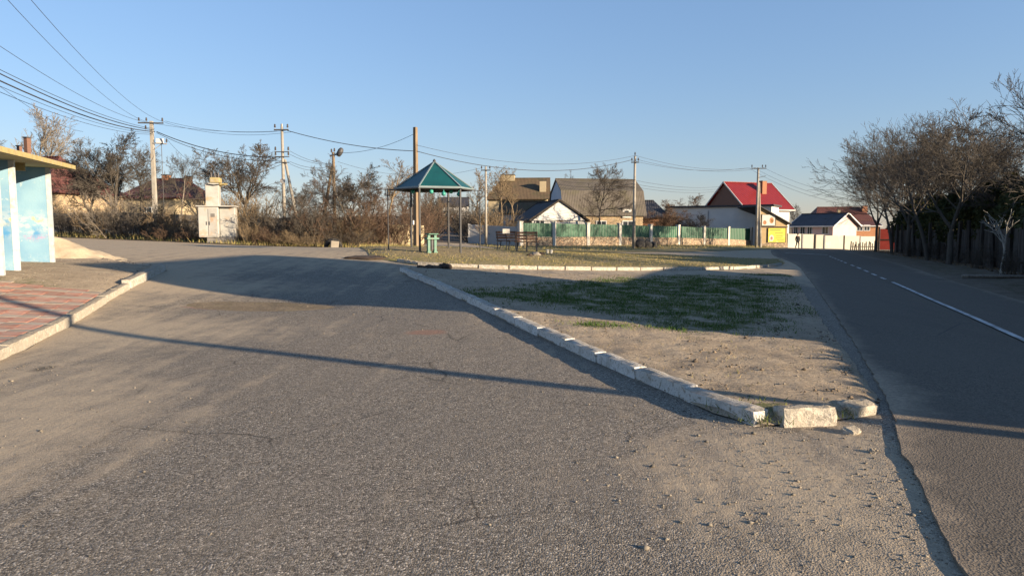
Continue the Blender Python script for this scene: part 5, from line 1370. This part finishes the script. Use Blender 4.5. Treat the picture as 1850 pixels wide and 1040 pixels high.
# B - C - D
for y0, y1, sag in ((273, 296, .2), (279, 297, .2), (292, 300, .25), (296, 303, .3)):
    wire(A(524, y0, 42.9), A(600, y1, 46.8), sag, 'short wire between braced pole and wooden lamp pole', .011, 'wires to the lamp pole')
wire(A(606, 276, 46.8), A(750, 241, 41.4), .35, 'thin wire rising from lamp pole to the tall bare pole top', .012)
wire(A(610, 292, 46.8), A(745, 316, 60), .25, 'faint wire passing behind the tall bare pole', .01)
wire(A(519, 236, 43), A(752, 273, 41.4), .25, 'thick cable from braced pole to the tall bare pole', .02)
wire(A(752, 273, 41.4), A(1141, 289, 55.3), 1.0, 'thick cable from tall bare pole to pale concrete pole', .018)
wire(A(752, 262, 41.4), A(1148, 281, 55.3), .9, 'thin wire from tall bare pole to the pale concrete pole top', .01)
wire(A(868, 304, 57), A(753, 320, 70), .15, 'short faint wire left of the side street pole', .01)
# F - G
for k, (q0, q1, sag) in enumerate((((1141, 290, 55.3), (1352, 303, 66.8), .5), ((1148, 281, 55.3), (1366, 303, 66.8), .55), ((1154, 289, 55.3), (1380, 303, 66.8), .6))):
    wire(A(*q0), A(*q1), sag, 'thin wire from the pale concrete pole to the red roof pole', .01, 'wires between the two right poles')
for k, (y0, y1) in enumerate(((325, 337), (332, 341), (337, 345))):
    wire(A(1143, y0, 55.3), A(1300, y1, 90), .35, 'low service wire from pale concrete pole to the red roofed house', .011, 'service wires to the red roof')
    wire(A(1143, y0, 55.3), A(1010, y0 + 1, 84), .3, 'low service wire from pale concrete pole to the mansard house', .011, 'service wires to the mansard house')
for q0, q1, sag in (((1352, 303, 66.8), (1545, 372, 50), .5), ((1366, 305, 66.8), (1560, 366, 50), .5), ((1380, 303, 66.8), (1575, 360, 50), .45)):
    wire(A(*q0), A(*q1), sag, 'thin wire descending from crossarm pole into the right trees', .009, 'wires into the right trees')

# ------------------------------------------------------------------ transformer cabinet
tb = gx(396, 40.5); tr = empty('transformer_cabinet', tb, R(12), 'white metal transformer cabinet with rusty bushing stack in front of shrubs', 'transformer')
z1 = hz(374, 40.5) - tb.z; zb_ = .38
MB().box(-.55, .95, -.5, .6, -.3, zb_).build('plinth', MAT['cabinet_dark'], tr)
MB().box(-.98, .12, -.62, .6, zb_ + .003, z1).build('cabinet', MAT['cabinet'], tr, bevel=.05)
MB().box(.125, 1.0, -.35, .6, zb_ + .003, z1 - .02).build('cabinet', MAT['cabinet'], tr, bevel=.05)
for s in (-.95, -.42): 
    dd_ = MB().box(s, s + .5, -.65, -.625, zb_ + .08, z1 - .12).build('door', MAT['cabinet'], tr, bevel=.008)
    MB().box(s + (.42 if s < -.5 else .05), s + (.45 if s < -.5 else .08), -.68, -.652, 1.1, 1.3).build('handle', MAT['metal_dark'], dd_)
MB().box(-.28, -.06, -.66, -.653, z1 - .6, z1 - .4).build('notice', MAT['cabinet_dark'], tr)
MB().box(-1.08, 1.1, -.7, .66, z1 + .003, z1 + .06).build('lid', MAT['cabinet'], tr)
zs = hz(318, 40.5) - tb.z
MB().box(-.62, .12, -.25, .35, z1 + .063, zs - .42).build('stack', MAT['cabinet'], tr, bevel=.03)
MB().box(-.36, .2, -.31, .41, zs - .415, zs - .1).build('stack_head', MAT['shelter_roof'], tr, bevel=.05)
for k in range(3):
    MB().cyl((-.3 + k * .2, 0, zs - .1), (-.32 + k * .2, 0, zs + .22), .045, .035, 8).build('bushing', MAT['porcelain'], tr)
    MB().cyl((.15, -.2 + k * .2, zs - .5 - k * .03), (.55, -.2 + k * .2, zs - .45), .05, .03, 8).build('bushing', MAT['shelter_roof'], tr)
MB().path([(-.4, -.3, zs), (-.62, -.3, zs - .2), (-.45, -.32, zs - .5), (-.1, -.33, zs - .55), (.2, -.33, zs - .5)], .03, 6).build('cable_loop', MAT['black'], tr)

# ------------------------------------------------------------------ garden walls behind the shrubs
def gwall(name, label, pts, h_, mat, t=.15):
    P = [gx(*q) for q in pts]; root = empty(name, P[0], 0, label, 'wall'); c0 = P[0]
    for a, b in zip(P[:-1], P[1:]):
        u = (b - a).normalized(); n_ = Vector((u.y, -u.x, 0)) * t / 2; L_ = (b - a).length; k = max(1, round(L_ / 2.5))
        for j in range(k):
            p0, p1 = a.lerp(b, j / k) - c0 + u * .02, a.lerp(b, (j + 1) / k) - c0 - u * .02; m_ = MB()
            V = [p0 + n_, p1 + n_, p1 - n_, p0 - n_]
            m_.add([(v.x, v.y, v.z - .3) for v in V] + [(v.x, v.y, v.z + h_) for v in V], [(0, 1, 5, 4), (1, 2, 6, 5), (2, 3, 7, 6), (3, 0, 4, 7), (4, 5, 6, 7)]); m_.build('panel', MAT[mat], root)
            m2 = MB(); q_ = p0 - u * .02; m2.box(q_.x - .1, q_.x + .1, q_.y - .1, q_.y + .1, q_.z - .3, q_.z + h_ + .06); m2.build('post', MAT[mat], root)
    return root
gwall('concrete_wall', 'grey concrete panel wall behind the transformer and left shrubs', [(90, 54), (230, 52), (330, 47), (420, 46), (545, 46)], 1.75, 'wall_conc')
gwall('garden_wall', 'low sunlit beige garden wall behind the right hand shrubs', [(560, 46), (640, 46), (735, 46), (765, 48)], 1.55, 'w_cream')
gwall('street_wall', 'dark garden wall right of the side street behind the benches', [(848, 60), (880, 59.5), (934, 58)], 1.6, 'w_grey')

# ------------------------------------------------------------------ trees and shrubs
print('trees')
SH = [shrub_meshes(101 + k, 1.0, (22, 20, 26, 18)[k], .010, (.75, .6, .9, .5)[k], twig=.0026, jit=.11) for k in range(4)]
SHC = shrub_meshes(131, 1.0, 34, .006, .35, ((5, .3, 1, 20, .4), (3, .3, 1, 24, .5)), up=.04, jit=.05, twig=.003)   # upright canes
ti = 0
def shrub(px, d, h_, mesh, label, mats, rz=None, wid=1.):
    m_ = SH[mesh] if mesh < 4 else SHC
    return plant('bare_shrub', m_, gx(px, d, .02), random.uniform(0, 6) if rz is None else rz, (h_ * wid, h_ * wid, h_), label, 'shrub', mats, None, ('stems', 'twigs'))
LV = lambda a, r: ((a, .12, .97, 46, r), (9, .15, 1, 42, .58), (8, .12, 1, 38, .52), (5, .1, 1, 34, .52))
T1 = tree_meshes(1, 1.0, .016, .22, LV(10, .62), fork=3, twig=.0011, jit=.085, up=.05)
T2 = tree_meshes(2, 1.0, .016, .28, LV(15, .62), twig=.0011, jit=.08, up=.06)
T3 = tree_meshes(3, 1.0, .019, .28, LV(10, .62), fork=4, twig=.0012, jit=.11, up=.035, spread=1.25)   # broad round crown
T4 = tree_meshes(4, 1.0, .012, .4, ((16, .05, .95, 36, .5), (8, .15, 1, 34, .5), (6, .15, 1, 34, .5), (3, .1, 1, 34, .5)), twig=.001, up=.09, jit=.07)   # slim upright
T5 = tree_meshes(5, 1.0, .016, .24, ((11, .2, .97, 52, .8), (7, .2, 1, 42, .66), (5, .2, 1, 36, .62), (3, .2, 1, 28, .72)), fork=3, twig=.0010, up=.07, jit=.06, spread=1.5)
T6 = tree_meshes(6, 1.0, .015, .28, ((15, .08, .97, 54, .78), (7, .2, 1, 42, .64), (5, .2, 1, 36, .62), (3, .2, 1, 28, .72)), twig=.0010, up=.075, jit=.06)
def tree(px, d, toppy, mesh, label, mats=('bark', 'bark'), rz=None, wid=1., name='bare_tree'):
    p = gx(px, d, -.03); h_ = (hz(toppy, d) - p.z) / 1.0
    return plant(name, mesh, p, random.uniform(0, 6) if rz is None else rz, (h_ * wid, h_ * wid, h_), label, 'tree', mats)
tree(66, 70, 190, T4, 'pale slim bare tree left one rising behind the shelter roof', ('bark_pale', 'bark_pale'), 1., 1.3)
tree(92, 72, 200, T4, 'pale slim bare tree right one rising behind the maroon roof', ('bark_pale', 'bark_pale'), 3., 1.2)
tree(15, 74, 250, T4, 'small pale bare tree at the left picture edge behind the shelter', ('bark_pale', 'bark_pale'), 5., 1.2)
tree(205, 47.5, 238, T3, 'broad tangled bare tree left of the crossarm pole', ('bark', 'bark'), .4, 1.15)
tree(168, 51, 262, T1, 'dark bare tree right beside the maroon roofed house', ('bark', 'bark'), 2.4, 1.1)
tree(262, 52, 262, T2, 'thin bare tree close behind the crossarm pole', ('bark', 'bark'), 2.2, 1.)
tree(325, 60, 275, T2, 'thin bare tree between the crossarm pole and the cottage roof', ('bark_pale', 'bark'), 4.2, .9)
tree(438, 74, 248, T3, 'tall round crowned bare tree behind the transformer', ('bark_dark', 'bark_dark'), 2.0, 1.15)
tree(635, 43.5, 290, T1, 'bare tree with pale trunk between the lamp pole and the gazebo', ('bark_pale', 'bark'), .9, 1.1)
tree(700, 62, 284, T4, 'slim twiggy bare tree left of the gazebo roof', ('bark_tan', 'bark_tan'), 1.7, 1.6)
tree(572, 46, 318, T2, 'bare tree low behind the braced pole', ('bark', 'bark_red'), 3.3, 1.3)
tree(545, 70, 330, T1, 'far bare tree showing between braced pole and lamp pole', ('bark', 'bark'), .3, 1.2)
tree(664, 66, 318, T1, 'far bare tree behind the pale trunked one', ('bark', 'bark_red'), 5.1, 1.3)
tree(735, 75, 330, T2, 'far bare tree right behind the tall bare pole', ('bark', 'bark_red'), 1.3, 1.4)
tree(860, 72, 305, T4, 'slim upright bare tree right of the gazebo by the side street', ('bark_tan', 'bark_tan'), .2, 1.2)
tree(905, 80, 298, T4, 'upright bare tree left of the yellow house roof', ('bark_tan', 'bark_tan'), 2.8, 1.4)
tree(930, 84, 302, T4, 'upright bare tree in front of the brown hipped roof', ('bark_tan', 'bark_tan'), 4.1, 1.2)
tree(1079, 66, 296, T2, 'bare fruit tree standing before the mansard roof', ('bark_dark', 'bark_dark'), 2.6, 1.15)
tree(1040, 90, 315, T1, 'bare tree tops showing over the mansard ridge', ('bark', 'bark'), 1.1, .7)
tree(1222, 92, 352, T3, 'low bushy bare tree between the hut and the white annex', ('bark', 'bark_red'), .1, 1.7)
tree(1205, 86, 372, T3, 'smallest bushy bare tree right behind the green fence', ('bark', 'bark_red'), 2.1, 1.9)
tree(1432, 112, 368, T2, 'small bare tree right of the red roof', ('bark', 'bark'), 1.1, 1.)
tree(1255, 78, 385, T1, 'low bare tree in front of the white annex', ('bark_dark', 'bark'), 1.9, 1.5)
# shrubs on the left
for k, (px, d, h_, m_, mt, w_) in enumerate(((150, 46, 2.0, 0, 'bark', .9), (185, 45, 2.8, 1, 'bark_tan', 1.1), (215, 44.5, 3.2, 2, 'bark_pale', .9), (245, 44.2, 2.2, 0, 'bark', 1.), (268, 43.6, 3.0, 1, 'bark', 1.), (305, 44, 2.1, 2, 'bark_tan', 1.), (335, 43, 2.4, 0, 'bark_tan', 1.),
        (118, 48, 2.4, 2, 'bark_dark', 1.1), (440, 42.3, 3.2, 4, 'bark_tan', 1.3), (470, 42.5, 3.3, 4, 'bark_tan', 1.3), (500, 42, 2.6, 0, 'bark', 1.1), (452, 40, 1.4, 4, 'bark_tan', 1.6), (485, 40, 1.2, 2, 'bark_red', 1.3), (530, 41, 2.8, 1, 'bark', 1.1),
        (555, 41.5, 3.3, 2, 'bark', .9), (585, 42, 3.1, 0, 'bark_red', 1.05), (612, 43, 3.4, 1, 'bark', 1.), (640, 42.5, 2.2, 2, 'bark_tan', .9), (668, 43.5, 3.0, 0, 'bark_red', 1.1), (700, 44.5, 3.3, 1, 'bark_red', 1.1), (728, 47, 3.2, 2, 'bark_red', 1.1),
        (395, 48, 3.0, 4, 'bark_tan', 1.3), (430, 47, 3.4, 2, 'bark', 1.), (515, 39.6, 1.0, 2, 'bark_tan', 1.4), (300, 41.5, 1.0, 2, 'bark_red', 1.5), (345, 41, .9, 2, 'bark_red', 1.6), (555, 39.4, .9, 0, 'bark_tan', 1.4), (625, 40.5, 1.3, 0, 'bark_dark', 1.5))):
    lab = 'leafless %s shrub at %s' % ({'bark': 'grey brown', 'bark_dark': 'dark', 'bark_tan': 'tan', 'bark_red': 'reddish', 'bark_pale': 'pale'}[mt],
        ['the left wall end', 'the tangled tree foot', 'the middle of the left thicket', 'the right side of the tangled tree', 'the left side of the crossarm pole', 'the right side of the crossarm pole', 'the left side of the transformer',
         'the foot of the maroon roofed house', 'the right side of the transformer', 'the canes left of the braced pole', 'the left foot of the braced pole', 'the road edge right of the transformer', 'the road edge near the braced pole', 'the right foot of the braced pole',
         'the left of the half buried tyre', 'the back of the half buried tyre', 'the front of the lamp pole', 'the foot of the pale trunked tree', 'the right of the pale trunked tree', 'the left post of the gazebo', 'the back of the tall bare pole',
         'the back of the transformer stack', 'the back of the transformer lid', 'the road edge below the braced pole', 'the road edge below the crossarm pole', 'the road edge left of the transformer', 'the road edge left of the tyre', 'the road edge right of the tyre'][k])
    shrub(px, d, h_, m_, lab, (mt, mt), None, w_)
# street sides
for k, (px, d, h_, m_, mt, w_) in enumerate(((768, 58, 4.2, 1, 'bark_red', .8), (762, 64, 5., 1, 'bark', .8), (774, 75, 5.2, 2, 'bark_tan', .7), (784, 90, 5.5, 0, 'bark', .7), (792, 110, 6.2, 1, 'bark', .8),
        (850, 66, 3.6, 0, 'bark', .9), (858, 62, 3., 2, 'bark_dark', 1.), (846, 80, 4.8, 1, 'bark', .7), (842, 100, 5.5, 0, 'bark', .8), (885, 60, 3.2, 4, 'bark_tan', 1.3), (905, 61, 3.4, 4, 'bark_tan', 1.3), (925, 62, 3., 1, 'bark', 1.))):
    shrub(px, d, h_, m_, 'bare %s along the side street, %s' % ('cane clump' if m_ == 4 else 'shrub', ['front one on its left side', 'tall one behind the front left one', 'third one up its left side', 'fourth one up its left side', 'farthest one up its left side',
        'second one on its right side', 'front one on its right side', 'third one up its right side', 'farthest one up its right side', 'tan one beside the slender pole', 'tan one before the yellow house', 'grey one left of the white outbuilding'][k]), (mt, mt), None, w_)
# tangled bush before the pale trunk at the garden wall, hedge at the far end of the street
p = gx(820, 172); house('street_end_house', 'dark roofed house closing the far end of the side street', (p.x, p.y, p.z), 0, 7, 6, [(3, 3), (0, 5.2)], 'w_grey', 'roof_dark')

# ------------------------------------------------------------------ big trees and evergreens on the right
tree(1716, 33, 190, T5, 'large spreading bare tree nearest on the right verge', ('bark', 'bark'), 2.5, 1.2)
tree(1677, 38, 205, T6, 'second large bare tree along the right verge', ('bark', 'bark'), 1.2, 1.15)
tree(1642, 44, 215, T5, 'third bare tree along the right verge', ('bark', 'bark'), 4.0, 1.15)
tree(1612, 49, 230, T6, 'fourth bare tree along the right verge leaning over the road', ('bark', 'bark'), .6, 1.05)
tree(1582, 55, 250, T5, 'leftmost bare tree of the right verge row', ('bark', 'bark'), 2.2, .85)
tree(1790, 36, 225, T6, 'bare tree behind the dark fence at the right', ('bark', 'bark'), 3.0, 1.2)
tree(1755, 43, 200, T1, 'bare tree standing well behind the evergreens at right', ('bark', 'bark'), 5.2, 1.2)
tree(1665, 57, 232, T1, 'far bare tree deep behind the verge row', ('bark', 'bark'), 1.4, 1.3)
tree(1850, 33, 262, T1, 'bare tree at the right picture edge behind the fence', ('bark', 'bark'), .4, 1.2)
tree(1625, 66, 262, T5, 'farthest bare tree seen between the verge trunks', ('bark', 'bark'), 4.4, 1.3)
tree(1990, 21.5, 40, T5, 'near bare tree reaching in from the right picture edge', ('bark', 'bark'), 3.4, 1.0)
T7 = tree_meshes(17, 1.0, .022, .42, ((6, .1, .95, 38, .7), (3, .3, 1, 36, .5)), fork=2, twig=.004, jit=.09, up=.06)
tree(1812, 25.5, 378, T7, 'small whitewashed sapling in front of the dark fence', ('bark_white', 'bark_white'), .5, 1.1, 'sapling')
def conifer(seed, n_=9000):
    g = np.random.default_rng(seed); t = g.uniform(0, 1, n_) ** .8; a = g.uniform(0, 6.283, n_)
    prof = np.interp(t, [0, .25, .55, .8, 1], [.55, .95, .85, .5, .06]); lob = 1 + .3 * np.sin(a * 3 + seed) + .22 * np.sin(a * 5 + t * 9)
    rr = prof * lob * g.uniform(.35, 1.05, n_) ** .5
    C = np.column_stack([rr * np.cos(a), rr * np.sin(a), .12 + .88 * t])
    d1 = unit(np.column_stack([np.cos(a), np.sin(a), g.normal(.1, .5, n_)]) + g.normal(0, .4, (n_, 3))); d2 = unit(np.cross(d1, unit(g.normal(0, 1, (n_, 3)))))
    s = g.uniform(.05, .13, n_)[:, None]; w = s * .28; k = np.array([[1, 1, .6]])
    V = np.stack([C - d1 * s * .4 * k, C + d2 * w * k, C + d1 * s * k, C - d2 * w * k], 1).reshape(-1, 3)
    P, Rd = chains(np.zeros((1, 3)), np.array([[0, 0, 1.]]), np.array([.95]), np.array([.05]), 5, .02, 0, .2, g)
    return npmesh('trunk', *tubes([(P, Rd, 7)])), npmesh('crown', V, np.arange(n_ * 4).reshape(-1, 4), False, np.repeat(g.uniform(0, 1, n_), 4))
CO = [conifer(k) for k in range(3)]
side = ['nearest', 'second', 'third', 'fourth', 'fifth', 'sixth', 'seventh', 'eighth', 'ninth', 'tenth', 'eleventh', 'twelfth', 'thirteenth', 'fourteenth', 'fifteenth', 'sixteenth']
for k in range(16):
    q_ = road_side(35.5 + k * 2.2, 4.9 + random.uniform(-.3, .4)); h_ = random.uniform(3.6, 4.4)
    plant('evergreen', CO[k % 3], G(q_.x, q_.y), random.uniform(0, 6), (1.5, 1.5, h_), 'dark evergreen behind the board fence, %s in the row from the right picture edge' % side[k], 'evergreen', ('bark_dark', 'needles'), 'evergreens behind the board fence')
for k in range(7):
    q_ = road_side(24 + k * 5.0, 2.5); m_ = SH[k % 4]
    plant('bare_shrub', m_, G(q_.x, q_.y, .02), random.uniform(0, 6), random.uniform(.9, 1.5), 'leafless dark shrub at the foot of the board fence, %s from the right' % side[k], 'shrub', ('bark_dark', 'bark_dark'), None, ('stems', 'twigs'))
p = gp(1800, 505)
lg = MB(); lg.path([(-1.1 + .22 * t, .03 * math.sin(t), .0) for t in range(11)], [.06] * 11, 8); tag(lg.build('fallen_trunk', MAT['bark_pale'], None, p + Vector((0, 0, .1)), (0, 0, R(-8)), True), 'pale fallen trunk lying on the shaded right verge', 'log')

# ------------------------------------------------------------------ the walker
pp = gx(1441, 74)
def skin_body(name, J, E, mat, parent, root=0):
    me = bpy.data.meshes.new(name); me.from_pydata([j[:3] for j in J], E, []); o_ = link(name, me, MAT[mat], parent)
    o_.modifiers.new('skin', 'SKIN'); o_.modifiers.new('sub', 'SUBSURF').levels = 1; o_.modifiers['sub'].render_levels = 2
    for v, j in zip(me.skin_vertices[0].data, J): v.radius = (j[3], j[3] * (j[4] if len(j) > 4 else 1))
    me.skin_vertices[0].data[root].use_root = True
    return o_
wk_ = empty('person', pp, R(10), 'person in dark jacket and trousers walking along the road towards the fence', 'person')
wk_.scale = (.92, .92, .92)
J = [(0, 0, .95, .14, .8), (0, 0, 1.15, .13, .75), (0, .02, 1.38, .16, .65), (0, .02, 1.52, .06), (0, -.01, 1.6, .085), (0, -.01, 1.71, .08),
     (.18, .02, 1.42, .055), (.25, .03, 1.15, .045), (.24, -.08, .92, .036), (.23, -.1, .84, .04), (-.18, .02, 1.42, .055), (-.25, .04, 1.15, .045), (-.26, .0, .92, .036), (-.25, -.02, .84, .04),
     (.09, 0, .88, .085), (.1, -.1, .5, .06), (.1, -.08, .1, .045), (.1, -.2, .04, .04), (-.09, 0, .88, .085), (-.1, .06, .5, .06), (-.1, .24, .14, .045), (-.1, .16, .04, .04)]
E = [(0, 1), (1, 2), (2, 3), (3, 4), (4, 5), (2, 6), (6, 7), (7, 8), (8, 9), (2, 10), (10, 11), (11, 12), (12, 13), (0, 14), (14, 15), (15, 16), (16, 17), (0, 18), (18, 19), (19, 20), (20, 21)]
skin_body('body', J, E, 'skin', wk_)
ji = [0, 1, 2, 6, 7, 8, 10, 11, 12]; mp = {j: i_ for i_, j in enumerate(ji)}
JJ = [list(J[j]) for j in ji]
for j in JJ: j[3] *= 1.35
JJ[0][2] -= .12
skin_body('jacket', JJ, [(mp[a], mp[b]) for a, b in E if a in mp and b in mp], 'cloth_dark', wk_)
ji = [0, 14, 15, 16, 17, 18, 19, 20, 21]; mp = {j: i_ for i_, j in enumerate(ji)}; JJ = [list(J[j]) for j in ji]
for j in JJ: j[3] *= 1.25
skin_body('trousers', JJ, [(mp[a], mp[b]) for a, b in E if a in mp and b in mp], 'cloth_blue', wk_)
MB().lathe([(0, -.02), (.1, -.02), (.105, .05), (.08, .12), (0, .14)], 12, (0, -.005, 1.68)).build('hat', MAT['cloth_dark'], wk_, smooth=True)

# ------------------------------------------------------------------ the car up the side street
cp = gx(821, 150, .05); car = empty('parked_car', cp, R(4), 'small white car far up the side street', 'car')
b_ = MB(); b_.add([(s * .85, y, z) for s in (-1, 1) for y, z in ((-2, .3), (-2, .85), (-1.1, .95), (-.7, 1.45), (1.1, 1.45), (1.7, .95), (2, .85), (2, .3))],
    [tuple(range(7, -1, -1)), tuple(range(8, 16))] + [(k, (k + 1) % 8, (k + 1) % 8 + 8, k + 8) for k in range(8)]); b_.build('body', MAT['car_white'], car, bevel=.06)
MB().add([(-.7, -1.13, .98), (.7, -1.13, .98), (.62, -.78, 1.38), (-.62, -.78, 1.38)], [(0, 1, 2, 3)]).build('windscreen', MAT['glass'], car, (0, -.02, .02))
for s in (-1, 1):
    for y in (-1.3, 1.3): MB().cyl((s * .72, y, .3), (s * .87, y, .3), .3, .3, 14).build('wheel', MAT['tyre'], car)
    MB().box(s * .6 - .12, s * .6 + .12, -2.03, -2.0, .62, .76).build('headlight', MAT['lampglass'], car)
